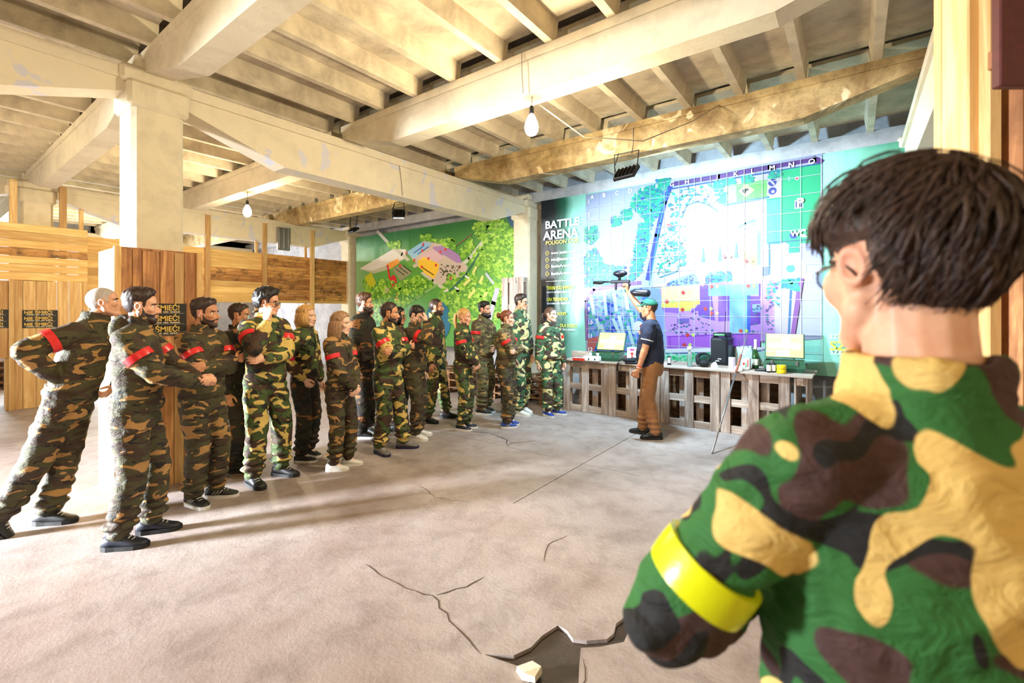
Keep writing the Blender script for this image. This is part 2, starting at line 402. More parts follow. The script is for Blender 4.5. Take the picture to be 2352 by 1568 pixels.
# ================================================================== timber boxes round the columns, partitions
def upright_planks(parent, plane_x, y0, y1, z0, z1, widths, mat, th=0.022, face=1):
    y = y0; i = 0
    while y < y1 - 0.01:
        w = min(widths[i % len(widths)], y1 - y); h = z1 - z0 + random.uniform(-.012, .006)
        MB().bbox((0, 0, h / 2), (th, w - 0.004, h), 0.003).build('plank', mat[i % len(mat)], parent, loc=(plane_x - parent.location.x, y + w / 2 - parent.location.y, z0 - parent.location.z))
        y += w; i += 1
def sign(parent_x, y0, z1, w, label, lines=3):
    """black anti-litter poster facing +x"""
    h = 0.098 * lines
    t = thing('anti_litter_sign', label, 'sign', (parent_x, y0, z1 - h))
    MB().box((0, w / 2, h / 2), (0.004, w, h)).build('board', M_SIGN, t)
    for i in range(lines):
        z = h - 0.098 * i
        text('NIE ŚMIEĆ!', 0.068, (0.003, 0.02, z - 0.062), M_SIGNY, t, 'lettering', 0.02, (PI / 2, 0, PI / 2), sx=w / 0.38 * 0.9)
        for q, (a_, b_) in enumerate(((.10, .33), (.36, .48), (.51, .62), (.65, .86))): MB().box((0.003, w * (a_ + b_) / 2, z - 0.077), (0.001, w * (b_ - a_), 0.011)).build('small_print_line', M_SIGNW, t)
        MB().box((0.003, w / 2 + .02, z - 0.09), (0.001, w * .8, 0.002)).build('rule_line', M_SIGNW, t)
M_SIGN = plain('sign_black', (26, 24, 22), 0.5); M_SIGNY = plain('sign_yellow_letters', (236, 196, 96), 0.5); M_SIGNW = plain('sign_pale_letters', (200, 190, 170), 0.5)
B1 = thing('plank_clad_box', 'tall reddish plank box boarding in the foot of the near column', 'wood cladding', (-5.34, 1.46, 0))
upright_planks(B1, -5.085, 1.165, 1.755, 0, 2.16, (.09, .07, .13, .11, .08, .12), [M_CLAD, M_CLAD, M_CLAD, M_CLAD, M_PINEZ, M_CLAD])
for q in range(4):
    MB().bbox((0, 0, 1.08), (0.132, .022, 2.16), .003).build('plank', M_PINEZ, B1, loc=(-0.21 + q * 0.136, -0.31, 0))
    MB().bbox((0, 0, 1.08), (0.132, .022, 2.16), .003).build('plank', M_CLAD, B1, loc=(-0.21 + q * 0.136, 0.31, 0))
for yy in (-.31, .305): MB().bbox((0, 0, 1.085), (.03, .05, 2.17), .003).build('corner_batten', M_PINEZ, B1, loc=(.275, yy, 0))
MB().box((0, 0, 2.16), (.52, .60, .02)).build('lid_board', M_CLAD, B1)
sign(-5.068, 1.285, 1.68, 0.375, 'black poster with yellow warning lettering on the near plank box')
B2 = thing('plank_clad_box', 'pale plank box around the far column at the left edge', 'wood cladding', (-11.33, 1.46, 0))
upright_planks(B2, -10.95, 1.16, 2.06, 0, 2.11, (.12, .15, .13), [M_PINEZ, M_PINEZ])
for q in range(4): MB().bbox((0, 0, 1.05), (0.15, .022, 2.1), .003).build('plank', M_PINEZ, B2, loc=(-0.24 + q * 0.155, -0.31, 0))
for yy in (-.31, .58): MB().bbox((0, 0, 1.06), (.035, .06, 2.12), .003).build('corner_batten', M_PINEZ, B2, loc=(.40, yy, 0))
sign(-10.93, 1.27, 1.62, 0.42, 'black poster with yellow lettering on the far plank box')
B3 = thing('hanging_board_panel', 'short panel of upright pine boards at the left edge of the hall', 'wood panel', (-10.95, 0.7, 0.85))
upright_planks(B3, -10.95, 0.2, 1.12, 0.85, 2.11, (.14, .12, .15), [M_PINEZ])
MB().bbox((-.03, 0, 1.2), (.04, .92, .09), .004).build('rail', M_PINEY, B3); MB().bbox((-.03, 0, .08), (.04, .92, .09), .004).build('rail', M_PINEY, B3)
MB().bbox((-.04, .42, .2), (.05, .07, 2.1), .004).build('post', M_PINEZ, B3); MB().bbox((-.04, -.44, .2), (.05, .07, 2.1), .004).build('post', M_PINEZ, B3)
sign(-10.93, 0.72, 1.63, 0.40, 'black poster with yellow lettering on the hanging board panel')
B4 = thing('lintel_panel', 'wide panel of horizontal pine boards in front of the far column', 'wood panel', (-10.98, 1.15, 2.11))
for i in range(7):
    MB().bbox((0, 0, 0), (.024, 1.86, .129), .004).build('plank', M_PINEY if i != 3 else M_STAINY, B4, loc=(random.uniform(-.004, .004), 0, .067 + i * .133))
for yy in (0.03, 0.62): MB().bbox((0, yy, .8), (.07, .09, 1.7), .004).build('post', M_PINEZ, B4, loc=(-.05, 0, 0))
PT = thing('plank_partition', 'long high partition of horizontal pine planks between timber posts', 'partition', (-11.28, 2.0, 0))
ys = [2.02, 4.07, 5.27, 6.47, 7.66]
for b in range(4):
    L = ys[b + 1] - ys[b]
    n = 8; z = 1.86
    for i in range(n):
        h = 0.138 * random.uniform(.92, 1.06) if i < n - 1 else 2.97 - z
        mat = [M_PINEY, M_PINEY, M_STAINY, M_STAINY][b] if 1 < i < 6 else (M_PINEY if b < 2 else M_STAINY)
        if b == 1 and i in (3, 4): mat = M_STAINY
        MB().bbox((0, 0, 0), (.024, L - .02, h - .0015), .004).build('plank', mat, PT, loc=(random.uniform(-.004, .004), (ys[b] + ys[b + 1]) / 2 - 2.0, z + h / 2)); z += h
for y in ys[1:]:
    MB().bbox((0, 0, 1.89), (.07, .10, 3.78), .005).build('post', M_PINEZ, PT, loc=(.05, y - 2.0, 0))
for y in (2.06, 5.13, 6.35): MB().bbox((0, 0, 2.5), (.05, .06, 2.4), .005).build('stud', M_PINEZ, PT, loc=(-.06, y - 2.0, 0))
MB().bbox((0, 2.85, 1.83), (.06, 5.6, .07), .005).build('bottom_rail', M_PINEY, PT, loc=(-.03, 0, 0))
cb = thing('conduit_box', 'grey metal duct box fixed on the far girder', 'duct', (-11.15, 5.68, 3.1))
MB().bbox((0, 0, .25), (.08, .30, .55), .01).build('casing', M_STEEL, cb)
for q in (-.11, 0, .11): MB().bbox((.045, q, .25), (.03, .03, .5), .005).build('bar', M_STEEL, cb)
# ================================================================== pallets
def board(parent, size, loc, mat, name='board'):
    key = (tuple(round(v, 3) for v in size), mat.name)
    if key not in BOARDS: BOARDS[key] = MB().bbox((0, 0, 0), size, .004).mesh('board', mat)
    return link(name, BOARDS[key], parent, loc)
BOARDS = {}
def pallet(label, loc, rot, w=.8, h=.8, nf=3, nb=5, group=None, bw=.12, mats=None, name='wooden_pallet'):
    """upright pallet: x across, z up, front boards upright at y=0, depth .14"""
    V, Hm = mats or (M_PALZ, M_PAL)
    t = thing(name, label, 'pallet', loc, 0, group); t.rotation_euler = rot
    for i in range(nf): board(t, (bw, .022, h), (bw / 2 + i * (w - bw) / (nf - 1), .011, h / 2), V)
    for z in (.05, h / 2, h - .05):
        board(t, (w - .004, .022, .098), (w / 2, .033, z), Hm)
        for x in (bw / 2, w / 2, w - bw / 2): board(t, (.1, .076, .094), (x, .082, z), Hm, 'block')
    for i in range(nb): board(t, (.1, .022, h - .006), (.05 + i * (w - .1) / (nb - 1), .131, h / 2), V)
    return t
# ================================================================== the pallet table
FY = 6.56
words = ['leftmost front pallet of the long pallet table, beside the woman in blue trainers', 'front pallet of the table directly left of the man in the green cap',
         'grey front pallet of the table just right of the man in the green cap', 'tan front pallet of the table behind the leaning grey pole']
for i in range(4):
    pallet(words[i], (-3.82 + i * .8, FY + random.uniform(-.01, .01), 0), (0, 0, random.uniform(-.008, .008)), .792, .795, 3, 4, 'pallets of the long table')
pallet('end pallet of the table turned sideways at its right end', (-.59, FY + .01, 0), (0, 0, PI / 2), .8, .795, 3, 5, 'pallets of the long table').location.x = -.44
bk = thing('rear_pallet_row', 'dark brown pallet standing under the back of the table', 'pallet', (-3.8, 7.2, 0))
for i in range(17): board(bk, (.172, .022, .78), (.09 + i * .18, 0, .39), M_PALD)
for z in (.1, .4, .7): board(bk, (3.04, .03, .09), (1.52, .03, z), M_PALD, 'rail')
WT = thing('table_top', 'grey weathered plank top lying across the row of table pallets', 'table top', (-3.84, FY - .03, .797))
for i in range(6):
    for j, (a, b) in enumerate(((0, 1.62), (1.63, 3.45))):
        MB().bbox(((b - a) / 2, .07, .011), (b - a, .136, .022), .004).build('plank', M_PAL, WT, loc=(a + random.uniform(-.01, .01), i * .142, random.uniform(0, .004)))
TZ = .822
def at(px, py, z=TZ):
    """a point measured on the photograph, on the horizontal plane z"""
    Y = FPX * (CAM_H - z) / (py - 712); X = (px - 1176) / FPX * Y
    return Vector((-SNA * Y + CSA * X, CSA * Y + SNA * X, z))
# ---- crates
M_OLIVE = plain('olive_crate_paint', (42, 92, 68), 0.5, var=.15); M_CRATEIN = wood('crate_plywood', (236, 206, 146), (206, 168, 104), 1.2, 0, .6)
M_PAPER = plain('white_paper', (246, 246, 250), 0.7); M_STEELC = plain('crate_latch_steel', (120, 125, 122), .4, .7)
def crate(loc, rz, label, w=.5, d=.32, h=.13, lid=65):
    t = thing('ammunition_crate', label, 'crate', loc, rz, 'open green crates on the table')
    b = MB(); th = .018
    b.add([(-w / 2 + .03, -d / 2 + .02, 0), (w / 2 - .03, -d / 2 + .02, 0), (w / 2 - .03, d / 2 - .02, 0), (-w / 2 + .03, d / 2 - .02, 0), (-w / 2, -d / 2, .05), (w / 2, -d / 2, .05), (w / 2, d / 2, .05), (-w / 2, d / 2, .05),
           (-w / 2, -d / 2, h), (w / 2, -d / 2, h), (w / 2, d / 2, h), (-w / 2, d / 2, h), (-w / 2 + th, -d / 2 + th, h), (w / 2 - th, -d / 2 + th, h), (w / 2 - th, d / 2 - th, h), (-w / 2 + th, d / 2 - th, h)],
          [(3, 2, 1, 0), (0, 1, 5, 4), (1, 2, 6, 5), (2, 3, 7, 6), (3, 0, 4, 7), (4, 5, 9, 8), (5, 6, 10, 9), (6, 7, 11, 10), (7, 4, 8, 11), (8, 9, 13, 12), (9, 10, 14, 13), (10, 11, 15, 14), (11, 8, 12, 15)])
    b.build('body', M_OLIVE, t)
    MB().box((0, 0, h - .035), (w - .03, d - .03, .01)).build('inner_tray', M_CRATEIN, t)
    L = bpy.data.objects.new('lid', MB().bbox((0, d * .52, .0), (w, d * 1.04, .03), .006).mesh('lid', M_OLIVE)); COL.objects.link(L)
    L.parent = t; L.location = (0, d / 2, h + .015); L.rotation_euler = (math.radians(lid), 0, 0)
    MB().box((0, d * .52, +.0165), (w - .03, d * 1.0, .005)).build('lining', M_CRATEIN, L)
    MB().box((0, d * .50, +.020), (w * .8, d * .22, .002)).build('paper_sheet', M_PAPER, L); MB().box((-.02, d * .2, +.020), (w * .35, d * .24, .002)).build('paper_sheet', M_PAPER, L)
    MB().box((.02, d * .74, +.020), (w * .22, d * .2, .002)).build('paper_sheet', M_PAPER, L)
    for sx in (-1, 1):
        MB().bbox((sx * w * .3, -d / 2 - .006, h - .02), (.03, .012, .06), .003).build('latch', M_STEELC, t)
        MB().tube([(sx * (w / 2 + .004), -.06, h * .7), (sx * (w / 2 + .03), -.05, h * .62), (sx * (w / 2 + .03), .05, h * .62), (sx * (w / 2 + .004), .06, h * .7)], .006, 6).build('handle', M_STEELC, t)
    return t
crate(at(1385, 829) + Vector((0, .16, 0)), .12, 'smaller open green crate with pale lid at the left end of the table', .46, .3, .13, 62)
crate(at(1798, 855) + Vector((.0, .17, .003)), .10, 'larger open green crate with pale papered lid at the right end of the table', .46, .32, .14, 72)
# ---- left group
M_RED = plain('red_plastic', (206, 58, 44), .4); M_WHITEP = plain('white_plastic', (236, 238, 242), .4)
M_BLACKF = plain('black_fabric', (22, 23, 28), .8, var=.3, bump=.3); M_NAVYP = plain('black_navy_plastic', (16, 20, 34), .35)
p0 = at(1322, 827)
for i in range(2):
    t = thing('red_box', ['small red box at the very left end of the table', 'small red box touching the white control box'][i], 'box', p0 + Vector((.02 + i * .105, -.02 - .0 * i, 0)), 0, 'small red boxes on the table')
    MB().bbox((0, 0, .022), (.098, .07, .044), .005).build('body', M_RED, t); MB().bbox((0, 0, .0475), (.1, .072, .007), .003).build('cap', M_WHITEP, t)
t = thing('control_box', 'white plastic control box with two knobs in front of the left crate', 'device', at(1360, 829) + Vector((0, 0, 0)), .05)
MB().bbox((0, 0, .04), (.26, .12, .08), .012).build('body', M_WHITEP, t)
for sx in (-.03, .09): MB().lathe([(.016, .08), (.016, .1), (.022, .1), (.022, .125), (.015, .13)], (sx, 0.01, 0), 12).build('knob', M_WHITEP, t)
for sx in (-.03, .07): MB().box((sx, -.061, .035), (.02, .003, .025)).build('socket', M_BLACKF, t)
t = thing('tactical_gloves', 'rumpled black pouch and strap lying near the first-aid box', 'pouch', at(1446, 834), .1)
g = MB(); g.ell((0, 0, .045), (.10, .06, .035)); g.ell((.05, .03, .06), (.06, .05, .03)); g.ell((-.05, .02, .04), (.07, .05, .03)); g.build('body', M_BLACKF, t, True)
MB().bbox((.10, .0, .017), (.30, .18, .022), .01).build('mat', M_NAVYP, t)
MB().tube([(-.09, -.03, .02), (-.12, -.07, .018), (-.13, -.14, .014), (-.132, -.165, -.04), (-.13, -.168, -.1)], [.014, .014, .014, .014, .02], 6, flat=.3).build('strap', M_BLACKF, t)
t = thing('first_aid_box', 'white box with a red cross beside the man in the green cap', 'first-aid box', at(1456, 826), -.1)
MB().bbox((0, 0, .1), (.19, .12, .2), .008).build('body', M_WHITEP, t)
c_ = MB(); c_.box((0, -.061, .085), (.022, .003, .085)); c_.box((0, -.061, .1), (.06, .0032, .02)); c_.build('red_cross', M_RED, t)
MB().box((0, -.061, .165), (.075, .003, .025)).build('label_strip', plain('magenta_label', (196, 40, 150), .5), t)
M_YEL = plain('yellow_plastic', (236, 206, 20), .4)
tag(MB().bbox((0, 0, .07), (.05, .05, .14), .01).build('yellow_bottle', M_YEL, None, loc=at(1474, 828)), 'yellow bottle half hidden behind the man in the green cap', 'bottle')
t = thing('small_phone', 'small dark phone propped up behind the man in the green cap', 'phone', at(1537, 838), .2)
MB().bbox((0, 0, .065), (.05, .012, .13), .005).build('body', M_NAVYP, t); MB().box((0, -.0075, .07), (.036, .002, .08)).build('label_strip', M_PAPER, t)
# ---- middle group
M_CLEAR = plain('clear_plastic', (225, 240, 240), .1); M_CLEAR.node_tree.nodes['Principled BSDF'].inputs['Transmission Weight'].default_value = .85
t = thing('clear_bottle', 'clear plastic bottle with a white cap left of the black mask', 'bottle', at(1584, 842))
MB().lathe([(.03, 0), (.034, .01), (.034, .16), (.03, .19), (.014, .23), (.014, .24)], (0, 0, 0), 16).build('body', M_CLEAR, t, True)
MB().lathe([(.03, .24), (.034, .25), (.03, .285), (.008, .29)], (0, 0, 0), 14).build('cap', M_WHITEP, t, True)
t = thing('paintball_mask', 'black paintball mask lying on the table left of the speaker', 'mask', at(1616, 842), .5)
mk = MB(); mk.torus((0, 0, .12), .085, .028, Matrix.Rotation(PI / 2 - .4, 3, 'X'), 20, 8, 1.0, .8); mk.ell((0, -.03, .055), (.075, .07, .055)); mk.ell((.07, .02, .08), (.03, .07, .06)); mk.ell((-.07, .02, .08), (.03, .07, .06))
mk.build('shell', M_BLACKF, t, True); MB().ell((0, -.045, .125), (.07, .02, .05)).build('lens', plain('smoked_lens', (30, 70, 60), .08), t, True)
MB().tube([(.09, .04, .1), (.06, .12, .13), (-.06, .12, .13), (-.09, .04, .1)], .012, 6, flat=.4).build('strap', M_BLACKF, t)
t = thing('portable_speaker', 'tall black portable speaker with a carry handle on the table', 'speaker', at(1655, 838) + Vector((0, .1, 0)), -.15)
MB().bbox((0, 0, .20), (.25, .24, .40), .02).build('cabinet', M_NAVYP, t); MB().bbox((0, -.122, .2), (.2, .006, .33), .01).build('grille', M_BLACKF, t)
sh = MB(); sh.bbox((0, .08, .44), (.2, .05, .06), .01); sh.bbox((-.09, .0, .42), (.03, .18, .05), .01); sh.bbox((.09, .0, .42), (.03, .18, .05), .01); sh.bbox((0, -.08, .44), (.2, .04, .05), .01); sh.build('carry_handle', M_NAVYP, t)
MB().box((0, -.1015, .44), (.14, .003, .018)).build('display', plain('green_display', (40, 200, 90), .3), t)
MB().tube([(.0, .1, .42), (-.0, .11, .6), (.01, .12, .78)], .005, 6).build('antenna', M_BLACKM, t)
for q in range(2): MB().box((-.02 + .03 * q, -.127, .06 + .03 * q), (.05, .002, .012)).build('badge', M_PAPER, t)
tag(MB().add([(-.06, -.03, 0), (.05, -.04, 0), (.07, .03, 0), (-.04, .04, 0), (0, 0, .055), (.03, .01, .08), (-.03, .02, .05)], [(0, 1, 4), (1, 5, 4), (1, 2, 5), (2, 3, 5), (3, 6, 5), (3, 0, 6), (0, 4, 6), (4, 5, 6), (3, 2, 1, 0)]).build('crumpled_paper', M_PAPER, None, loc=at(1638, 843)),
    'crumpled white paper between the mask and the speaker', 'paper')
# ---- right group
t = thing('carrier_bag', 'pale blue-grey carrier bag standing right of the speaker', 'bag', at(1702, 838) + Vector((.05, .06, 0)), -.1)
MB().add([(-.13, -.06, 0), (.13, -.06, 0), (.13, .06, 0), (-.13, .06, 0), (-.12, -.05, .26), (.09, -.06, .275), (.08, .05, .28), (-.11, .05, .265), (0, -.075, .13), (-.01, -.03, .265)],
         [(3, 2, 1, 0), (0, 1, 8), (1, 5, 8), (5, 9, 8), (9, 4, 8), (4, 0, 8), (1, 2, 6, 5), (2, 3, 7, 6), (3, 0, 4, 7)]).build('body', plain('bag_fabric', (176, 196, 204), .55, var=.1), t)
MB().tube([(-.07, -.055, .26), (-.06, -.06, .36), (.03, -.06, .37), (.05, -.058, .26)], .005, 6).build('handle', plain('bag_handle', (60, 90, 110), .6), t)
for i, (dx, dy, s, lab) in enumerate(((1680, 848, (.075, .06, .16), 'upright white carton with a purple edge beside the speaker'), (1693, 849, (.10, .09, .045), 'low white carton lying at the foot of the carrier bag'), (1702, 845, (.07, .06, .13), 'white and red carton under the carrier bag'))):
    t = thing('white_carton', lab, 'carton', at(dx, dy) + Vector((i * .02, .0 + .03 * (i == 0), 0)), .1 * i, 'white cartons by the carrier bag')
    MB().bbox((0, 0, s[2] / 2), s, .003).build('body', M_PAPER, t)
    MB().box((s[0] * .42 if i == 0 else .0, -s[1] / 2 - .001, s[2] * .5), (s[0] * .16 if i == 0 else s[0] * .6, .002, s[2] * (.95 if i == 0 else .25))).build('print_band', plain('carton_print_%d' % i, [(150, 110, 190), (190, 190, 200), (206, 60, 60)][i], .5), t)
t = thing('drink_carton', 'slim white carton with red and green print beside the green wine bottle', 'carton', at(1718, 847), -.2)
MB().bbox((0, 0, .075), (.06, .06, .15), .004).build('body', M_PAPER, t)
MB().box((.01, -.031, .08), (.02, .002, .1)).build('red_print', M_RED, t); MB().box((-.015, -.031, .05), (.018, .002, .06)).build('green_print', plain('green_print', (60, 150, 90), .5), t)
M_BOTTLE = plain('green_glass', (24, 70, 34), .08); M_FOIL = plain('silver_foil', (226, 230, 232), .3, .3)
t = thing('sparkling_wine_bottle', 'dark green sparkling wine bottle with silver foil neck', 'bottle', at(1735, 846))
MB().lathe([(.03, 0), (.042, .005), (.044, .03), (.044, .17), (.038, .21), (.02, .265), (.0165, .29)], (0, 0, 0), 20).build('body', M_BOTTLE, t, True)
MB().lathe([(.021, .262), (.0175, .30), (.0165, .36), (.019, .375), (.019, .39), (.01, .4)], (0, 0, 0), 16).build('foil', M_FOIL, t, True)
MB().lathe([(.0445, .05), (.0448, .052), (.0448, .13), (.0445, .132)], (0, 0, 0), 20).build('label_strip', plain('bottle_label', (214, 214, 200), .5), t, True)
for i, px in enumerate((1766, 1777)):
    t = thing('spray_can', ['small black can with white label, left of the pair', 'small black can with white label, next to the yellow tin'][i], 'can', at(px, 855), 0, 'black cans with white labels')
    MB().lathe([(.024, 0), (.026, .004), (.026, .10), (.02, .112), (.02, .12), (.01, .125)], (0, 0, 0), 16).build('body', M_BLACKM, t, True)
    MB().lathe([(.0264, .02), (.0266, .022), (.0266, .095), (.0264, .097)], (0, 0, 0), 16).build('label_strip', M_PAPER, t, True)
t = thing('yellow_tin', 'bright yellow double tin standing at the front right of the table', 'tin', at(1795, 857))
for z in (0, .055): MB().lathe([(.05, z), (.054, z + .004), (.054, z + .046), (.051, z + .05)], (0, 0, 0), 20).build('tin_body' if z == 0 else 'tin_lid', M_YEL, t, True)
t = thing('flashlight', 'black flashlight lying left of the two black cans', 'flashlight', at(1747, 853) + Vector((0, 0, .018)), .15)
MB().lathe([(.012, -.07), (.014, -.068), (.014, .03), (.02, .045), (.02, .075)], (0, 0, 0), 14, Matrix.Rotation(PI / 2, 3, 'Y')).build('body', M_BLACKM, t, True)
MB().lathe([(.018, .0752), (.018, .077)], (0, 0, 0), 14, Matrix.Rotation(PI / 2, 3, 'Y')).build('lens', M_CLEAR, t)
# ---- leaning pole
t = thing('leaning_pole', 'long grey metal pole leaning against the front edge of the table', 'pole', (-1.28, 5.51, 0))
e_ = Vector((.10, 1.53, 1.28)); MB().tube([(0, 0, .01), e_ * .64], .011, 10).build('shaft', M_STEEL, t, True); MB().tube([e_ * .64, e_ * .8], .016, 10).build('grip', plain('worn_red_grip', (150, 84, 64), .7), t, True)
MB().tube([e_ * .8, e_], .008, 8).build('tip', M_STEEL, t, True)
# ---- other pallets
for k in range(3): pallet(['lowest', 'middle', 'topmost'][k] + ' pallet of the flat stack under the pallet tower by the wall', (-5.35, 6.55, .145 * k + .144), (-PI / 2, 0, 0), 1.15, .8, 5, 3, 'flat pallet stack by the wall', .1, (M_PALD, M_PALD))
pallet('upright pallet forming the lower half of the pallet tower by the wall column', (-5.35, 6.9, .436), (0, 0, 0), .50, .70, 3, 4, 'pallet tower', .14)
pallet('upright pallet forming the top half of the pallet tower by the wall column', (-5.35, 6.88, 1.14), (0, 0, 0), .50, 1.09, 3, 4, 'pallet tower', .14)
for k in range(3): pallet(['lowest', 'second', 'upper'][k] + ' pallet of the low bench stack behind the red-haired woman', (-7.0, 6.5, .145 * k + .144), (-PI / 2, 0, 0), 1.2, .8, 5, 3, 'flat pallet bench by the green banner', .1, (M_PALD, M_PALD))
for k in range(4): pallet(['bottom', 'second lowest', 'second highest', 'top'][k] + ' pallet of the stack seen under the hanging board panel', (-15.1, 1.0, .145 * k + .144), (-PI / 2, 0, 0), 1.2, .8, 5, 3, 'far pallet stack', .1, (M_PALD, M_PALD))
pallet('upright pallet against the wall right of the table, by the foreground head', (-.15, 7.15, 0), (0, 0, 0), 1.1, .86, 4, 4, None, .13)
tag(MB().bbox((0, 0, .05), (.34, .1, .1), .006).build('wooden_plank_offcut', M_PAL, None, loc=(-3.72, 7.0, TZ)), 'pale plank offcut at the back left corner of the table', 'plank')
# thin dark tripod behind the bearded man
t = thing('tripod_stand', 'black folded tripod between the bearded man and the red-haired woman', 'tripod', (-4.75, 6.05, 0))
for a in (0, 2.1, 4.2): MB().tube([(0, 0, 1.0), (.28 * math.cos(a), .28 * math.sin(a), .01)], .012, 8).build('leg', M_BLACKM, t)
MB().tube([(0, 0, .9), (0, 0, 1.25)], .014, 8).build('column', M_BLACKM, t); MB().ell((0, 0, 1.27), (.03, .03, .03)).build('head', M_BLACKM, t)
# ================================================================== printed banners on the back wall
INK = .44     # reflectance of the printed white
def print_mat(name, ink, rough=.45):
    m = N(name); m.set(Roughness=rough); a = m.n('ShaderNodeVertexColor'); a.layer_name = 'Col'; m.col(m.mix(1.0, a.outputs[0], (ink, ink, ink, 1), 'MULTIPLY'))
    v = m.coord('Object', (1, 1, .5)); m.bump(m.noise(v, 1.6, 3, .5, .8), .25, .05); return m.m
M_PRINT = print_mat('banner_print', INK); M_PRINT2 = print_mat('green_banner_print', .97)
def ramp_banner(name, stops, z_dark=None):
    m = N(name); m.set(Roughness=.42)
    tc = m.n('ShaderNodeTexCoord'); sp = m.n('ShaderNodeSeparateXYZ'); m.l(tc.outputs['Generated'], sp.inputs[0])
    v = m.coord('Object', (1, 1, 1)); nz = m.noise(v, 1.2, 3, .5, .6)
    ad = m.n('ShaderNodeMath', operation='MULTIPLY_ADD'); m.l(nz, ad.inputs[0]); ad.inputs[1].default_value = .05; m.l(sp.outputs['X'], ad.inputs[2])
    c = m.ramp(ad.outputs[0], stops)
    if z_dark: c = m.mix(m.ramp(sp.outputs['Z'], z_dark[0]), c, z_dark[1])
    m.col(c); m.bump(m.noise(m.coord('Object', (1.5, 1, .6)), 1.3, 3, .5, 1.0), .35, .08); return m.m
class Print:
    def __init__(s, fx, y): s.mb = MB(); s.fx = fx; s.y = y; s.k = 1
    def layer(s): s.k += 1; return s
    def poly(s, pts, rgb, up=True):
        if up: s.k += 1
        c = lin(rgb); y = s.y - .00015 * s.k; P = [s.fx(*p) for p in pts]
        s.mb.add([(x, y, z) for x, z in P], [tuple(range(len(P)))], c); return s
    def disc(s, cx, cy, r, rgb, n=20, ry=None):
        x, z = s.fx(cx, cy); x2, _ = s.fx(cx + r, cy); R = abs(x2 - x); s.k += 1; y = s.y - .00015 * s.k
        s.mb.add([(x + R * math.cos(2 * PI * i / n), y, z + R * (ry or 1) * math.sin(2 * PI * i / n)) for i in range(n)], [tuple(range(n))], lin(rgb)); return s
    def line(s, pts, w, rgb):
        s.k += 1; y = s.y - .00015 * s.k; P = [Vector(s.fx(*p)) for p in pts]
        for a, b in zip(P[:-1], P[1:]):
            d = (b - a).normalized(); q = Vector((-d.y, d.x)) * w / 2; a2, b2 = a - d * w * .3, b + d * w * .3
            s.mb.add([(p.x, y, p.y) for p in (a2 + q, b2 + q, b2 - q, a2 - q)], [(0, 1, 2, 3)], lin(rgb))
        return s
    def leaves(s, region, n, size, cols, rnd):
        """flecks of foliage in a polygon given in measured coordinates"""
        P = [Vector(s.fx(*p)) for p in region]; s.k += 1
        x0, x1 = min(p.x for p in P), max(p.x for p in P); z0, z1 = min(p.y for p in P), max(p.y for p in P); m = 0; tries = 0
        while m < n and tries < n * 8:
            tries += 1; x, z = rnd.uniform(x0, x1), rnd.uniform(z0, z1); ins = False
            for a, b in zip(P, P[1:] + P[:1]):
                if (a.y > z) != (b.y > z) and x < (b.x - a.x) * (z - a.y) / (b.y - a.y + 1e-9) + a.x: ins = not ins
            if not ins: continue
            m += 1; r = size * rnd.uniform(.5, 1.2); a0 = rnd.uniform(0, 6.28); y = s.y - .00015 * s.k - rnd.uniform(0, .0001)
            s.mb.add([(x + r * math.cos(a0 + t), y, z + r * .7 * math.sin(a0 + t)) for t in (0, 1.1, 2.3, 3.3, 4.6)], [(0, 1, 2, 3, 4)], lin(rnd.choice(cols)))
        return s
WYB = 7.60
M_BAN = ramp_banner('map_banner_ground', [(0.0, lin((20, 20, 30))), (.07, lin((24, 34, 40))), (.115, lin((26, 96, 74))), (.15, lin((132, 196, 180))), (.85, lin((136, 202, 184))), (1.0, lin((60, 130, 100)))])
BN = thing('map_banner', 'huge floodlit printed map banner with grid lines behind the table', 'banner', (0, 0, 0))
MB().box(((-4.93 + .74) / 2, WYB + .012, (3.76 + .72) / 2), (.74 + 4.93, .012, 3.76 - .72)).build('sheet', M_BAN, BN)
Z = lambda X, Y: on_wall(1230 + X / 2.904, 320 + Y / 2.904, WYB)
pr = Print(Z, WYB); rnd = random.Random(3)
TEAL = [(0, 200, 150), (0, 176, 150), (20, 210, 170), (10, 150, 170)]; BLU = [(40, 90, 226), (30, 60, 210), (60, 130, 235)]
pr.poly([(335, 368), (1915, 92), (1910, 1330), (335, 1440)], (190, 200, 240))
pr.poly([(335, 368), (840, 280), (740, 950), (335, 1010)], (190, 206, 246))
pr.poly([(330, 560), (420, 560), (470, 900), (420, 990), (335, 1010)], (176, 226, 232))
pr.line([(330, 640), (400, 800), (520, 960)], .05, (240, 246, 250))
pr.poly([(890, 335), (1600, 215), (1640, 208), (1640, 860), (780, 975)], (212, 204, 216))
pr.line([(905, 300), (860, 420), (810, 640), (750, 930)], .085, (34, 64, 200)); pr.line([(820, 310), (770, 480), (700, 800), (660, 930)], .05, (50, 90, 220))
pr.line([(905, 300), (1220, 248), (1560, 185), (1860, 130), (1905, 150)], .075, (92, 44, 140)); pr.line([(880, 335), (1260, 270), (1895, 162)], .025, (20, 90, 160)); pr.line([(880, 335), (830, 560), (760, 970)], .022, (24, 150, 170))
pr.poly([(1540, 400), (1640, 385), (1645, 205), (1905, 165), (1895, 640), (1850, 690), (1540, 700)], (20, 200, 140)); pr.poly([(1540, 410), (1640, 395), (1640, 690), (1540, 700)], (84, 196, 196))
pr.poly([(1262, 445), (1560, 395), (1560, 375), (1262, 425)], (24, 130, 160)); pr.poly([(1270, 312), (1545, 268), (1545, 382), (1265, 428)], (112, 212, 104)); pr.poly([(1262, 318), (1340, 306), (1340, 414), (1262, 426)], (170, 214, 170))
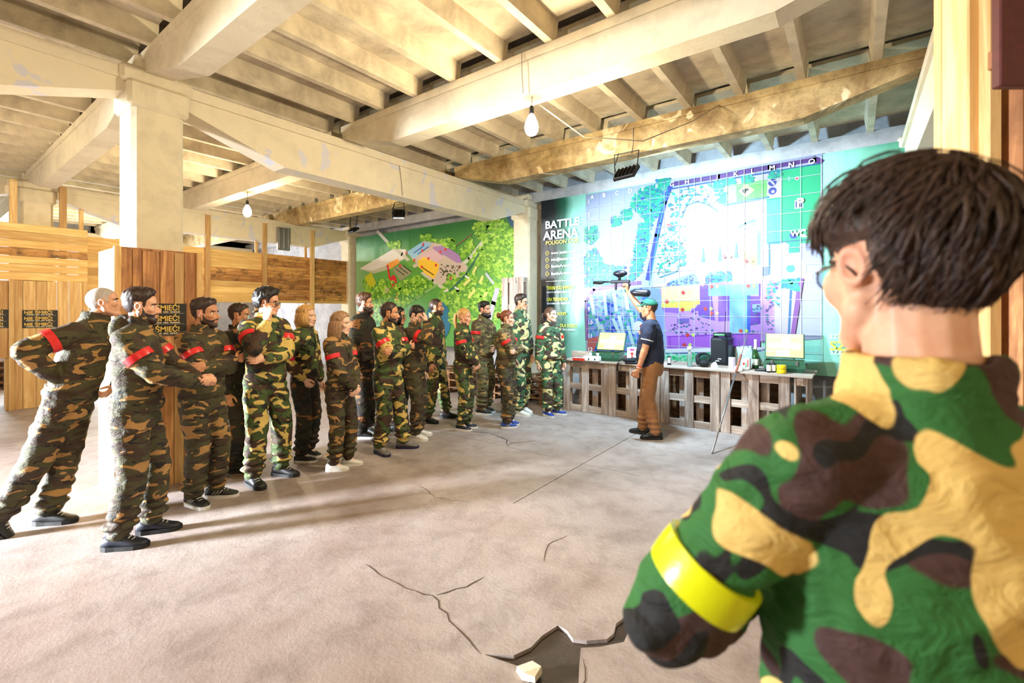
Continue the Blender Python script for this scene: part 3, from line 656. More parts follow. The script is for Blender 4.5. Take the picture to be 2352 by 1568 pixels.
pr.poly([(1405, 298), (1460, 338), (1405, 386), (1354, 346)], (240, 226, 150)); pr.poly([(1378, 336), (1410, 326), (1428, 334), (1408, 346), (1398, 362), (1384, 358)], (20, 20, 30))
for c_ in ((1580, 288), (1580, 344)): pr.disc(c_[0], c_[1], 28, (30, 50, 160))
pr.line([(1565, 275), (1592, 300)], .02, (240, 240, 250)); pr.disc(1584, 348, 11, (240, 240, 250))
pr.poly([(1728, 408), (1786, 400), (1786, 456), (1728, 464)], (220, 226, 245)); pr.poly([(1735, 414), (1779, 408), (1779, 450), (1735, 456)], (50, 60, 150))
pr.disc(1722, 638, 28, (30, 60, 170)); pr.disc(1745, 260, 15, (230, 190, 200)); pr.disc(1745, 260, 8, (210, 70, 80)); pr.poly([(1770, 642), (1810, 638), (1810, 650), (1770, 654)], (236, 240, 245)); pr.poly([(1686, 250), (1696, 248), (1696, 276), (1686, 278)], (150, 220, 230))
pr.poly([(760, 985), (1060, 885), (1160, 868), (1470, 850), (1470, 430), (1542, 418), (1542, 850), (1620, 920), (1850, 890), (1850, 935), (1560, 945), (1100, 945), (860, 985)], (232, 232, 240))
pr.poly([(1640, 690), (1672, 686), (1680, 780), (1640, 860)], (232, 232, 240)); pr.disc(1710, 862, 98, (232, 232, 240)); pr.disc(1702, 862, 30, (84, 196, 196)); pr.poly([(1690, 690), (1760, 684), (1760, 752), (1690, 758)], (20, 180, 150))
pr.line([(1560, 690), (1860, 665)], .02, (20, 120, 150)); pr.line([(1560, 690), (1560, 900)], .02, (20, 120, 150)); pr.poly([(1508, 852), (1556, 848), (1556, 908), (1508, 912)], (116, 130, 190))
# pale buildings in the compound
pr.poly([(870, 566), (920, 558), (920, 590), (890, 586)], (220, 110, 100)); pr.poly([(880, 590), (938, 572), (930, 612), (890, 612)], (40, 130, 200)); pr.poly([(1056, 568), (1120, 560), (1116, 606), (1086, 592), (1056, 618)], (204, 204, 214)); pr.poly([(1026, 572), (1040, 570), (1040, 620), (1026, 622)], (204, 204, 214))
pr.line([(975, 520), (1010, 440), (1080, 415), (1160, 440), (1215, 480)], .022, (30, 120, 170)); pr.line([(940, 400), (1010, 372), (1110, 372)], .02, (20, 130, 160)); pr.line([(1350, 590), (1400, 560), (1465, 540)], .03, (90, 170, 210)); pr.line([(1350, 610), (1470, 565)], .02, (150, 190, 230))
pr.line([(820, 890), (840, 830), (880, 815)], .018, (30, 130, 170)); pr.line([(830, 920), (950, 880), (960, 800), (1000, 770)], .018, (30, 140, 170)); pr.line([(880, 690), (910, 690), (930, 670)], .018, (40, 120, 190))
for x_, y_ in ((1120, 720), (1230, 710), (1340, 690)): pr.poly([(x_ - 4, y_), (x_ + 4, y_), (x_ + 8, y_ + 50), (x_ + 12, y_ + 104), (x_ - 14, y_ + 104), (x_ - 8, y_ + 50)], (30, 110, 190)); pr.poly([(x_ - 55, y_ + 104), (x_ + 20, y_ + 100), (x_ + 20, y_ + 116), (x_ - 55, y_ + 120)], (206, 196, 206))
pr.poly([(1362, 615), (1480, 600), (1480, 840), (1350, 850)], (240, 204, 178)); pr.poly([(1480, 612), (1500, 612), (1500, 836), (1480, 838)], (110, 170, 230)); pr.poly([(1360, 765), (1410, 745), (1440, 775), (1480, 755), (1480, 840), (1440, 842), (1420, 800), (1360, 805)], (236, 196, 110))
pr.leaves([(890, 340), (1260, 280), (1240, 430), (1010, 430), (960, 560), (850, 680), (800, 900), (1010, 850), (1000, 700), (900, 640)], 190, .028, TEAL + [(40, 80, 90)], rnd)
pr.leaves([(830, 640), (1000, 560), (1020, 860), (800, 920)], 90, .02, TEAL, rnd)
for reg in ([(1190, 285), (1240, 270), (1250, 340), (1190, 350)], [(1240, 380), (1270, 350), (1270, 440), (1220, 420)], [(1380, 250), (1450, 235), (1450, 280), (1380, 290)], [(1560, 215), (1640, 200), (1640, 250), (1560, 260)], [(1250, 270), (1330, 260), (1330, 300), (1250, 310)]):
    pr.leaves(reg, 46, .03, TEAL, rnd)
# lake and woods on the left
pr.poly([(405, 700), (440, 630), (520, 590), (640, 548), (692, 560), (672, 770), (600, 835), (480, 838), (425, 780)], (188, 202, 242))
for reg, n_ in (([(640, 400), (700, 330), (850, 290), (870, 330), (830, 500), (760, 570), (640, 440)], 420), ([(575, 475), (640, 460), (640, 530), (580, 540)], 70), ([(510, 520), (570, 510), (570, 570), (510, 580)], 60), ([(690, 560), (780, 560), (740, 760), (700, 900), (620, 960), (640, 840)], 300), ([(330, 590), (410, 580), (420, 650), (380, 700), (330, 690)], 110), ([(390, 700), (430, 770), (470, 840), (600, 850), (600, 960), (420, 980), (330, 990), (330, 790)], 420), ([(800, 270), (900, 262), (900, 310), (810, 330)], 90)):
    pr.leaves(reg, n_ // 3, .035, BLU, rnd); pr.leaves(reg, n_, .032, TEAL, rnd)
# lower left compound
pr.line([(345, 1330), (338, 1080), (390, 1000), (600, 965), (700, 955)], .06, (150, 100, 180))
pr.poly([(362, 1330), (352, 1080), (400, 1020), (760, 985), (860, 1000), (860, 1400), (372, 1420)], (140, 170, 244)); pr.leaves([(362, 1330), (352, 1080), (400, 1020), (760, 985), (700, 1400), (372, 1420)], 120, .05, BLU, rnd); pr.leaves([(352, 1080), (400, 1020), (760, 985), (700, 1400), (372, 1400)], 260, .028, TEAL, rnd)
for a in ((370, 1040, 390, 1160), (460, 1020, 475, 1175), (525, 1030, 540, 1140), (600, 1030, 618, 1130), (560, 1180, 590, 1300), (440, 1240, 470, 1330), (640, 1160, 660, 1290), (410, 1200, 430, 1260), (520, 1200, 560, 1290), (620, 1250, 660, 1390)):
    pr.line([(a[0], a[1]), (a[2], a[3])], .06, (206, 240, 246))
pr.disc(690, 1250, 38, (246, 246, 252)); pr.poly([(350, 1330), (430, 1310), (380, 1440), (350, 1440)], (220, 110, 110)); pr.poly([(335, 1435), (700, 1440), (700, 1480), (335, 1480)], (220, 140, 140))
# purple building blocks
pr.poly([(830, 1000), (1120, 960), (1160, 950), (1760, 930), (1700, 1330), (880, 1400), (860, 1130)], (200, 150, 240)); pr.poly([(1080, 1100), (1130, 960), (1170, 980), (1200, 1210), (1090, 1180)], (110, 60, 200))
pr.poly([(900, 945), (1060, 885), (1090, 945), (1090, 985), (860, 990)], (150, 190, 236)); pr.poly([(1140, 900), (1160, 880), (1300, 872), (1310, 945), (1140, 965)], (150, 180, 236)); pr.leaves([(1140, 895), (1300, 878), (1310, 940), (1140, 960)], 120, .028, TEAL + BLU, rnd); pr.leaves([(880, 960), (1070, 900), (1080, 960), (870, 985)], 60, .02, BLU + [(90, 60, 120)], rnd)
pr.poly([(842, 985), (1095, 968), (1098, 1080), (842, 1095)], (248, 208, 168)); pr.poly([(842, 1095), (1098, 1068), (1098, 1100), (1070, 1104), (1070, 1122), (1040, 1124), (1040, 1142), (960, 1146), (960, 1122), (842, 1122)], (238, 232, 96)); pr.poly([(1098, 975), (1130, 985), (1130, 1120), (1040, 1160), (1040, 1142), (1098, 1100)], (120, 60, 206)); pr.poly([(842, 1122), (960, 1126), (960, 1160), (860, 1150)], (150, 100, 236))
pr.poly([(1155, 975), (1490, 962), (1490, 1038), (1155, 1045)], (128, 200, 244)); pr.poly([(1490, 965), (1502, 960), (1502, 1045), (1490, 1050)], (90, 40, 190)); pr.poly([(1295, 1042), (1432, 1040), (1432, 1320), (1295, 1325)], (128, 196, 244)); pr.poly([(1412, 1040), (1434, 1040), (1434, 1320), (1412, 1320)], (30, 90, 230)); pr.poly([(1220, 1045), (1295, 1045), (1295, 1210), (1220, 1215)], (120, 60, 206)); pr.poly([(1434, 1046), (1500, 1046), (1500, 1100), (1460, 1110), (1460, 1150), (1500, 1155), (1500, 1230), (1434, 1240)], (110, 50, 200)); pr.poly([(1448, 1100), (1500, 1096), (1500, 1150), (1448, 1150)], (140, 180, 240))
pr.poly([(1590, 938), (1752, 930), (1700, 1318), (1598, 1325)], (196, 190, 240)); pr.poly([(1752, 930), (1790, 926), (1730, 1314), (1700, 1318)], (140, 80, 170)); pr.line([(1706, 990), (1690, 1310)], .03, (20, 110, 170)); pr.leaves([(1640, 940), (1760, 930), (1760, 1010), (1650, 990)], 70, .035, TEAL, rnd); pr.leaves([(1550, 945), (1630, 940), (1630, 1120), (1550, 1120)], 40, .025, TEAL + [(120, 60, 160)], rnd)
pr.poly([(880, 1310), (1500, 1290), (1500, 1385), (880, 1395)], (176, 96, 230)); pr.line([(880, 1316), (1500, 1296)], .014, (120, 40, 190))
for x_ in (900, 1060, 1200, 1330): pr.line([(x_, 1318), (x_, 1390)], .012, (130, 50, 200))
pr.poly([(870, 1395), (1500, 1385), (1700, 1325), (1700, 1370), (1500, 1420), (870, 1425)], (244, 244, 252)); pr.line([(870, 1428), (1420, 1418), (1700, 1380)], .025, (40, 70, 160)); pr.poly([(830, 1430), (1420, 1424), (1720, 1390), (1720, 1520), (830, 1540)], (176, 240, 216)); pr.leaves([(830, 1430), (1420, 1424), (1420, 1520), (830, 1530)], 260, .045, [(30, 210, 120), (60, 230, 150), (120, 240, 190), (200, 250, 230)], rnd)
pr.poly([(948, 1195), (1028, 1192), (1028, 1225), (948, 1228)], (110, 90, 190))
pr.leaves([(880, 1160), (1200, 1150), (1200, 1300), (900, 1310)], 46, .022, [(80, 60, 140), (60, 40, 120), (40, 120, 160)], rnd); pr.leaves([(1440, 1110), (1590, 1000), (1590, 1280), (1450, 1290)], 34, .022, [(80, 60, 140), (60, 120, 160)], rnd)
for x_, y_ in ((987, 1022), (879, 1082), (983, 1135), (1135, 1130), (1175, 1160), (1175, 982), (1420, 978), (1370, 1277), (1016, 1304), (995, 1370), (1260, 782), (1405, 812), (712, 1246)):
    pr.poly([(x_, y_ - 16), (x_ + 16, y_), (x_, y_ + 16), (x_ - 16, y_)], (214, 50, 54)); pr.poly([(x_ + 38, y_ - 15), (x_ + 52, y_ - 1), (x_ + 38, y_ + 13), (x_ + 24, y_ - 1)], (206, 240, 110) if x_ not in (987, 1175, 1260, 712) else (246, 210, 150), False)
# grid
gx0, gx1 = Z(342, 900)[0], Z(1905, 900)[0]; gz0, gz1 = Z(342, 1440)[1], Z(342, 372)[1]
pr.k += 3; yg = WYB - .00015 * pr.k
for i in range(16):
    x_ = gx0 + (gx1 - gx0) * i / 15; pr.mb.add([(x_ - .003, yg, gz0), (x_ + .003, yg, gz0), (x_ + .003, yg, gz1), (x_ - .003, yg, gz1)], [(0, 1, 2, 3)], lin((236, 242, 252)))
for i in range(13):
    z_ = gz0 + (gz1 - gz0) * i / 12; pr.mb.add([(gx0, yg - .0003, z_ - .003), (gx1, yg - .0003, z_ - .003), (gx1, yg - .0003, z_ + .003), (gx0, yg - .0003, z_ + .003)], [(0, 1, 2, 3)], lin((236, 242, 252)))
pr.mb.build('printed_map', M_PRINT, BN, colors=True)
M_TW = plain('banner_white_ink', (240, 244, 248), .5); M_TY = plain('banner_yellow_ink', (226, 226, 60), .5); M_TG = plain('banner_gold_ink', (214, 190, 96), .5); M_TS = plain('banner_silver_ink', (196, 200, 208), .5, var=.25, scale=60)
yt = WYB - .00015 * pr.k - .004
for i in range(15): text('ABCDEFGHIJKLMNO'[i], .10, (gx0 + (gx1 - gx0) * (i + .5) / 15 - .03, yt, gz1 - .09), M_TW, BN, 'grid_letter', .01)
for i in range(12): text(str(i + 1), .10, (gx0 + .03, yt, gz1 - (gz1 - gz0) * (i + .5) / 12 - .04), M_TW, BN, 'grid_number', .01)
def wtext(s, X, Y, h, mat, wid=None, bold=.02, name='lettering'):
    """text with its baseline start at measured (X, Y); cap height in metres, optional width in metres"""
    x_, z_ = Z(X, Y); o = text(s, h * 1.4, (x_, yt, z_), mat, BN, name, bold)
    if wid: o['fit'] = wid
    return o
def wide(X0, X1, Y): return Z(X1, Y)[0] - Z(X0, Y)[0]
wtext('BATTLE', 68, 598, .145, M_TS, wide(68, 296, 590), .03); wtext('ARENA', 58, 672, .165, M_TS, wide(58, 296, 670), .03); wtext('POLIGON CQB', 72, 706, .075, M_TG, wide(72, 290, 700), .02)
for s_, Y_ in (('www.battle-arena.pl', 768), ('info@battle-arena.pl', 812), ('BattleArenaPoligon', 856), ('BattleArenaPoligon', 905)):
    wtext(s_, 108, Y_, .055, M_TW, wide(108, 304, Y_), .005); cx_, cz_ = Z(84, Y_ - 8); MB().torus((cx_, yt, cz_), .038, .006, Matrix.Rotation(PI / 2, 3, 'X'), 16, 6).build('icon_ring', M_TG, BN); MB().box((cx_, yt, cz_), (.03, .003, .012)).build('icon_mark', M_TG, BN)
a_, b_ = Z(74, 950), Z(300, 936); MB().box(((a_[0] + b_[0]) / 2, yt, (a_[1] + b_[1]) / 2), (b_[0] - a_[0], .002, .01)).build('rule_line', M_TW, BN)
for s_, X_, X2, Y_, mt, h_ in (('TEREN POD IMPREZY', 78, 266, 1003, M_TY, .065), ('EVENTY, IMPREZY FIRMOWE', 80, 238, 1026, M_TW, .032), ('GRA TERENOWA', 80, 222, 1078, M_TY, .065), ('MILITARNA GRA TERENOWA', 82, 238, 1100, M_TW, .032), ('ROOM', 150, 206, 1172, M_TY, .06), ('DLA DZIECI', 168, 280, 1250, M_TY, .06), ('DLA DZIECI', 185, 270, 1272, M_TW, .032)):
    wtext(s_, X_, Y_, h_, mt, wide(X_, X2, Y_), .015)
wtext('P', 1742, 452, .12, M_TW, None, .03); wtext('WC', 1702, 648, .075, M_TW, None, .03); wtext('SZK', 1962, 1402, .12, M_TY, None, .02); wtext('SZKO', 1964, 1430, .06, M_TW, None, .0); wtext('SZ', 1960, 1326, .06, M_TW, None, .0)
# ------------------------------------------------------------------ the green aerial-view banner
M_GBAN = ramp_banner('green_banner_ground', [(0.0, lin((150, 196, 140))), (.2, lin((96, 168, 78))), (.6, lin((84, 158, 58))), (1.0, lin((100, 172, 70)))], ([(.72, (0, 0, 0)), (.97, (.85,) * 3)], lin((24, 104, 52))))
GB = thing('aerial_map_banner', 'bright green banner with an aerial site map left of the wall column', 'banner', (0, 0, 0))
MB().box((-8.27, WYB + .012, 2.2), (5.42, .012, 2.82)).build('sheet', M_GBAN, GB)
G = lambda X, Y: on_wall(780 + X / 3.563, 460 + Y / 3.563, WYB)
pg = Print(G, WYB); LEAF = [(150, 206, 60), (128, 190, 50), (176, 222, 84), (104, 168, 44), (86, 150, 40)]
pg.poly([(160, 560), (440, 398), (545, 400), (540, 470), (270, 575)], (232, 228, 222)); pg.poly([(160, 560), (270, 575), (540, 470), (420, 560), (280, 600)], (196, 196, 170))
pg.line([(310, 255), (420, 370), (510, 440), (640, 560), (760, 660), (900, 745)], .09, (206, 204, 190)); pg.line([(1300, 195), (1180, 330), (1060, 480), (1010, 520)], .09, (206, 214, 196)); pg.line([(500, 880), (800, 690)], .06, (140, 186, 110))
pg.poly([(560, 420), (700, 330), (860, 365), (1000, 500), (1050, 540), (1040, 600), (830, 690), (640, 560)], (208, 192, 182)); pg.poly([(545, 425), (680, 338), (760, 350), (610, 480)], (154, 204, 238)); pg.poly([(700, 440), (770, 380), (860, 366), (980, 448), (1002, 510), (960, 512), (860, 450)], (172, 132, 192)); pg.poly([(640, 470), (760, 390), (860, 470), (780, 520)], (220, 186, 196))
pg.line([(610, 430), (690, 372)], .03, (40, 110, 200)); pg.line([(640, 440), (730, 378)], .03, (40, 110, 200))
pg.poly([(640, 495), (690, 460), (815, 520), (810, 575), (770, 642), (650, 565)], (252, 206, 60)); pg.line([(670, 545), (770, 610)], .03, (110, 80, 30)); pg.poly([(385, 522), (480, 474), (492, 512), (420, 562)], (250, 170, 70)); pg.poly([(430, 565), (510, 520), (592, 592), (500, 660)], (156, 156, 124))
for q in range(3): pg.line([(462 + q * 28, 560 - q * 14), (530 + q * 28, 612 - q * 14)], .025, (60, 60, 50))
pg.poly([(545, 505), (590, 478), (628, 510), (580, 545)], (110, 176, 70)); pg.poly([(600, 560), (640, 540), (690, 580), (650, 600)], (90, 156, 60)); pg.poly([(385, 528), (399, 526), (418, 645), (404, 648)], (224, 40, 50)); pg.disc(440, 672, 27, (224, 40, 60), ry=1.5); pg.disc(478, 796, 22, (224, 44, 44)); pg.disc(482, 800, 8, (240, 160, 50))
pg.poly([(205, 628), (260, 588), (302, 682), (246, 732)], (204, 204, 44)); pg.poly([(360, 712), (395, 698), (412, 740), (380, 766)], (200, 186, 160)); pg.disc(805, 985, 105, (0, 112, 150), 28, ry=1.15); pg.poly([(1365, 125), (1480, 118), (1480, 250), (1400, 210)], (24, 84, 124))
rnd2 = random.Random(5)
for reg, n_ in (([(1090, 190), (1300, 150), (1400, 220), (1480, 260), (1480, 720), (1300, 640), (1120, 520), (1060, 500), (1180, 340), (1100, 260)], 900), ([(900, 600), (1060, 560), (1130, 640), (1480, 700), (1480, 1010), (900, 1010), (880, 860), (800, 800), (840, 700)], 900), ([(220, 740), (360, 640), (500, 670), (640, 610), (780, 680), (640, 800), (500, 880), (520, 1000), (240, 1000)], 620), ([(660, 290), (740, 280), (760, 330), (680, 330)], 50), ([(760, 320), (940, 320), (940, 400), (840, 360)], 90), ([(390, 340), (500, 340), (490, 400), (400, 390)], 50), ([(980, 420), (1080, 300), (1100, 400), (1010, 490)], 90), ([(190, 650), (220, 640), (260, 780), (220, 820)], 40)):
    pg.leaves(reg, n_, .062, LEAF, rnd2)
pg.line([(1140, 440), (1040, 600), (900, 745)], .05, (30, 110, 90)); pg.line([(1290, 730), (1260, 840), (1230, 960)], .12, (190, 190, 206)); pg.line([(1200, 600), (1260, 680)], .06, (190, 200, 206)); pg.line([(1030, 620), (1060, 636)], .04, (236, 236, 236)); pg.line([(945, 712), (975, 728)], .04, (236, 236, 236)); pg.line([(860, 745), (885, 735)], .04, (236, 226, 236)); pg.line([(1080, 280), (960, 370)], .03, (120, 90, 70))
for a in ((1118, 548, 1096, 590), (1172, 625, 1150, 672), (1066, 650, 1022, 690), (1106, 735, 1062, 790), (1204, 758, 1184, 788)): pg.line([(a[0], a[1]), (a[2], a[3])], .07, (226, 226, 130))
for x_, y_ in ((685, 360), (678, 412), (612, 490), (548, 432), (728, 476), (675, 545), (790, 530), (868, 402), (825, 422), (497, 535), (985, 545), (912, 637)): pg.disc(x_, y_, 9, (226, 60, 50), 8)
pg.leaves([(820, 520), (1000, 540), (940, 630), (830, 650)], 50, .03, [(90, 90, 60), (60, 70, 50)], rnd2)
pg.mb.build('printed_map', M_PRINT2, GB, colors=True)
# ================================================================== lamps and cables
def emit(name, rgb, s):
    m = bpy.data.materials.new(name); m.use_nodes = True; t = m.node_tree; b = t.nodes['Principled BSDF']
    b.inputs['Emission Color'].default_value = rgb + (1,); b.inputs['Emission Strength'].default_value = s; b.inputs['Base Color'].default_value = (1, 1, 1, 1)
    return m
M_BULB = emit('lit_bulb_glass', (1.0, 0.86, 0.62), 30)
def bulb(x, y, zb, label, dim=1.0):
    t = thing('light_bulb', label, 'lamp', (x, y, zb), 0, 'bare bulbs hanging under the beams')
    MB().lathe([(.014, .05), (.026, .035), (.040, .01), (.056, -.03), (.064, -.07), (.058, -.108), (.040, -.136), (.014, -.148)], (0, 0, 0), 20).build('glass', M_BULB, t, True)
    MB().lathe([(.02, .05), (.022, .055), (.022, .11), (.012, .125)], (0, 0, 0), 14).build('socket', M_BLACKM, t, True)
    MB().tube([(0, 0, .12), (.005, 0, .2), (0, 0, 3.565 - zb)], .005, 6).build('cord', M_WIRE, t)
    d = bpy.data.lights.new('bulb_light', 'POINT'); d.energy = BULB_E * .19 * dim; d.color = (1.0, 0.83, 0.54); d.shadow_soft_size = .05
    o = bpy.data.objects.new('bulb_light', d); COL.objects.link(o); o.parent = t; o.location = (0, 0, -.215)
bulb(-2.36, 3.48, 3.36, 'bright bare bulb hanging under the middle beam over the floor')
bulb(-8.0, 3.48, 3.30, 'bright bare bulb hanging in front of the plank partition')
bulb(-2.36, -0.58, 3.34, 'unseen bulb added under a rear beam, nearest the foreground person', .42); bulb(-8.0, -0.58, 3.34, 'unseen bulb added under the rear beam at the left', .42); bulb(2.6, -0.58, 3.34, 'unseen bulb added under the beam at the right side', .42)  # three bulbs out of view, added to lift the indoor light
bulb(-14.3, 3.48, 3.34, 'bare bulb in the bay beyond the partition')
def flood(x, y, z, zb, label, aim, power, color, w=.30, h=.20):
    t = thing('floodlight', label, 'floodlight', (x, y, z), 0, 'black floodlights hung from the beams')
    q = (Vector(aim) - Vector((x, y, z))).to_track_quat('-Z', 'Y'); R = q.to_matrix()
    MB().bbox((0, 0, .02), (w, h, .05), .008, R).build('housing', M_BLACKM, t)
    for i in range(5): MB().bbox(R @ Vector((-w * .36 + i * w * .18, 0, .055)), (.008, h * .8, .03), .002, R).build('cooling_fin', M_BLACKM, t)
    MB().box(R @ Vector((0, 0, -.007)), (w * .86, h * .8, .004), R).build('lens', M_FLG if power else M_CLEAR, t)
    top = zb - z
    MB().tube([R @ Vector((-w / 2 - .008, 0, .02)), Vector((-w / 2 - .01, 0, top - .01)), Vector((w / 2 + .01, 0, top - .01)), R @ Vector((w / 2 + .008, 0, .02))], .008, 6).build('bracket', M_BLACKM, t)
    MB().tube([R @ Vector((-.05, 0, .06)), (-.12, -.02, .02), (-.14, -.03, .12), (-.1, 0, top)], .005, 6).build('cable', M_BLACKM, t)
    if power:
        d = bpy.data.lights.new('flood_beam', 'AREA'); d.shape = 'RECTANGLE'; d.size, d.size_y = w * .8, h * .75; d.energy = power; d.color = color; d.spread = math.radians(175)
        o = bpy.data.objects.new('flood_beam', d); COL.objects.link(o); o.parent = t; o.location = R @ Vector((0, 0, -.014)); o.rotation_euler = q.to_euler()
M_FLG = emit('lit_flood_lens', (.8, .92, 1.0), 12)
flood(-2.25, 5.40, 3.29, 3.572, 'black floodlight on the stained beam shining onto the map banner', (-1.8, 7.6, 1.3), FLOOD_E, (.52, .80, 1.0))
flood(-6.55, 5.42, 3.33, 3.572, 'black floodlight on the stained beam left of the white girder', (-8.2, 7.6, 2.2), FLOOD2_E, (1.0, .93, .78), .22, .16)
flood(-9.55, 6.55, 3.50, 3.968, 'small floodlight hung from the ribs near the green banner', (-9.4, 7.6, 2.0), 0, (1, .9, .7), .26, .18)
def cable(label, pts, r=.006):
    tag(MB().tube(pts, r, 6).build('ceiling_cable', M_WIRE), label, 'cable', 'loose cables along the ceiling')
cable('thin cable sagging from the middle beam to the stained beam by the bulb', [(-2.33, 3.55, 3.52), (-2.1, 4.0, 3.30), (-1.7, 4.5, 3.32), (-1.35, 5.0, 3.6), (-1.2, 5.48, 3.9)])
cable('thin cable draped down the face of the middle beam', [(-2.4, 3.38, 3.94), (-2.39, 3.37, 3.75), (-2.38, 3.375, 3.56)], .004)
cable('thin cable running down the white girder', [(-5.20, 4.3, 3.76), (-5.205, 4.35, 3.5), (-5.21, 4.38, 3.27)], .004)
cable('thin cable down the stained beam above the floodlight', [(-2.2, 5.475, 3.95), (-2.2, 5.49, 3.7), (-2.22, 5.485, 3.57)], .006)
# ================================================================== timber booth at the right edge
BT = thing('timber_booth', 'pale timber post frame of a booth behind the foreground head', 'wood frame', (0, 0, 0))
def from_cam(px, Y, z=0): 
    X = (px - 1176) / FPX * Y; return Vector((-SNA * Y + CSA * X, CSA * Y + SNA * X, z))
Rz = Matrix.Rotation(YAW, 3, 'Z')
def post(px, Y, w, d, z0, z1, mat=M_PINEZ, name='post'):
    c = from_cam(px, Y, (z0 + z1) / 2); return MB().bbox((0, 0, 0), (w, d, z1 - z0), .006, Rz).build(name, mat, BT, loc=c)
post(2212, 1.95, .075, .12, 0, 3.93); post(2258, 1.90, .055, .10, 0, 3.93); post(2160, 2.25, .03, .05, 1.2, 3.2); post(2182, 2.15, .035, .05, 2.2, 3.4); post(2300, 2.2, .09, .06, 0, 2.9)
post(2335, 1.85, .05, .08, 0, 3.9, M_CLAD); post(2420, 1.8, .12, .1, 0, 3.9, M_CLAD)
BK = thing('dark_red_board', 'dark red board hanging high at the top right corner', 'board', from_cam(2372, 1.45, 2.32))
MB().bbox((0, 0, .5), (.235, .03, 1.0), .004, Rz).build('panel', plain('dark_red_paint', (92, 40, 40), .6, var=.2), BK)
MB().bbox((0, .025, .1), (.25, .03, .06), .004, Rz).build('batten', M_CLAD, BK)
SH = thing('dark_shelf_unit', 'dark wooden shelf unit behind the foreground person at the right edge', 'shelf', from_cam(2390, 2.3, 0))
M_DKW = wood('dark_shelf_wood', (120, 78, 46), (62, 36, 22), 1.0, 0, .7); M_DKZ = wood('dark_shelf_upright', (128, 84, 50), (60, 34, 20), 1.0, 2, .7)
M_BLK = plain('near_black_board', (34, 24, 20), .8)  # even near-black brown of the back panel
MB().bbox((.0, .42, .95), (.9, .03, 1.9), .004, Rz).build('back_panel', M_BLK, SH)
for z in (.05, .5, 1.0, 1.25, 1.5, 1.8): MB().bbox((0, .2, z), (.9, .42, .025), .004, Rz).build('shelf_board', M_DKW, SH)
for x_ in (-.45, -.12, .45): 
    p = Rz @ Vector((x_, 0, 0)); MB().bbox((p.x, p.y, .93), (.05, .06, 1.86), .004, Rz).build('upright', M_PINEZ if x_ < -.2 else M_DKZ, SH)
MB().bbox((0, -.02, 1.82), (1.0, .05, .12), .006, Rz).build('top_rail', M_PINE, SH)
# ================================================================== people
def vnoise(p, f, seed=0.0):
    """vectorised value noise, p (n,3) -> (n,) in 0..1"""
    q = p * f + seed; i = np.floor(q).astype(np.int64); t = q - i; t = t * t * (3 - 2 * t)
    def h(a, b, c):
        n = (a * 374761393 + b * 668265263 + c * 2147483647) & 0xffffffff
        n = ((n ^ (n >> 13)) * 1274126177) & 0xffffffff
        return ((n ^ (n >> 16)) & 0xffff) / 65535.0
    r = 0
    for dx in (0, 1):
        wx = t[:, 0] if dx else 1 - t[:, 0]
        for dy in (0, 1):
            wy = t[:, 1] if dy else 1 - t[:, 1]
            for dz in (0, 1):
                wz = t[:, 2] if dz else 1 - t[:, 2]
                r = r + wx * wy * wz * h(i[:, 0] + dx, i[:, 1] + dy, i[:, 2] + dz)
    return r
# ------------------------------------------------------------------ cloth, skin, hair materials
def camo(name, base, brown, black, tan, scale=1.0, zs=1.35, tan_amt=.56, blk_amt=.60, rough=.75, detail=1.6):
    m = N(name); m.set(Roughness=rough)
    v = m.coord('Object', (1, 1, zs), rand=60.0)
    n1 = m.noise(v, 5.2 * scale, detail, .5, .9)
    v2 = m.coord('Object', (1, 1, zs), rand=91.0); n2 = m.noise(v2, 4.6 * scale, detail, .5, .7)
    v3 = m.coord('Object', (1.1, 1.1, zs * 1.1), rand=133.0); n3 = m.noise(v3, 6.0 * scale, detail, .5, 1.1)
    e = .006
    c = m.mix(m.ramp(n2, [(.51, (0, 0, 0)), (.51 + e, (1, 1, 1))]), lin(base), lin(brown))
    c = m.mix(m.ramp(n3, [(blk_amt, (0, 0, 0)), (blk_amt + e, (1, 1, 1))]), c, lin(black))
    c = m.mix(m.ramp(n1, [(tan_amt, (0, 0, 0)), (tan_amt + e, (1, 1, 1))]), c, lin(tan))
    m.col(c); w = m.noise(m.coord('Object', (1, 1, 1.8)), 13, 4, .6, 1.2); m.bump(w, .55, .028)
    return m.m
CAMO = {
 'olive': camo('camouflage_olive', (70, 66, 40), (62, 46, 32), (30, 26, 20), (172, 130, 76), 1.25, 2.4, .60, .62),
 'olive2': camo('camouflage_faded_olive', (104, 100, 62), (84, 66, 44), (48, 42, 30), (170, 140, 86), 1.25, 2.2, .60, .64),
 'wood': camo('camouflage_woodland', (66, 84, 40), (68, 48, 36), (26, 24, 20), (212, 184, 104), 1.35, 1.5, .57, .60),
 'dark': camo('camouflage_dark', (44, 42, 26), (46, 32, 22), (16, 15, 13), (140, 92, 48), 1.1, 1.9, .62, .55),
 'green': camo('camouflage_green', (64, 104, 70), (74, 58, 46), (34, 36, 34), (222, 212, 150), 1.3, 1.5, .57, .62),
 'big': camo('camouflage_bold_woodland', (44, 104, 44), (72, 46, 42), (24, 22, 22), (230, 192, 112), 1.12, 1.0, .55, .585, .8, 1.2),
}
def skin_mat(name, rgb, rgb2):
    m = N(name); m.set(Roughness=.5);
    a = m.n('ShaderNodeVertexColor'); a.layer_name = 'Tint'
    f = m.noise(m.coord('Object'), 22, 4, .6); c = m.ramp(f, [(.35, lin(rgb2)), (.65, lin(rgb))])
    m.col(m.mix(1.0, c, a.outputs[0], 'MULTIPLY')); m.bump(m.noise(m.coord('Object'), 160, 3), .08, .002); return m.m
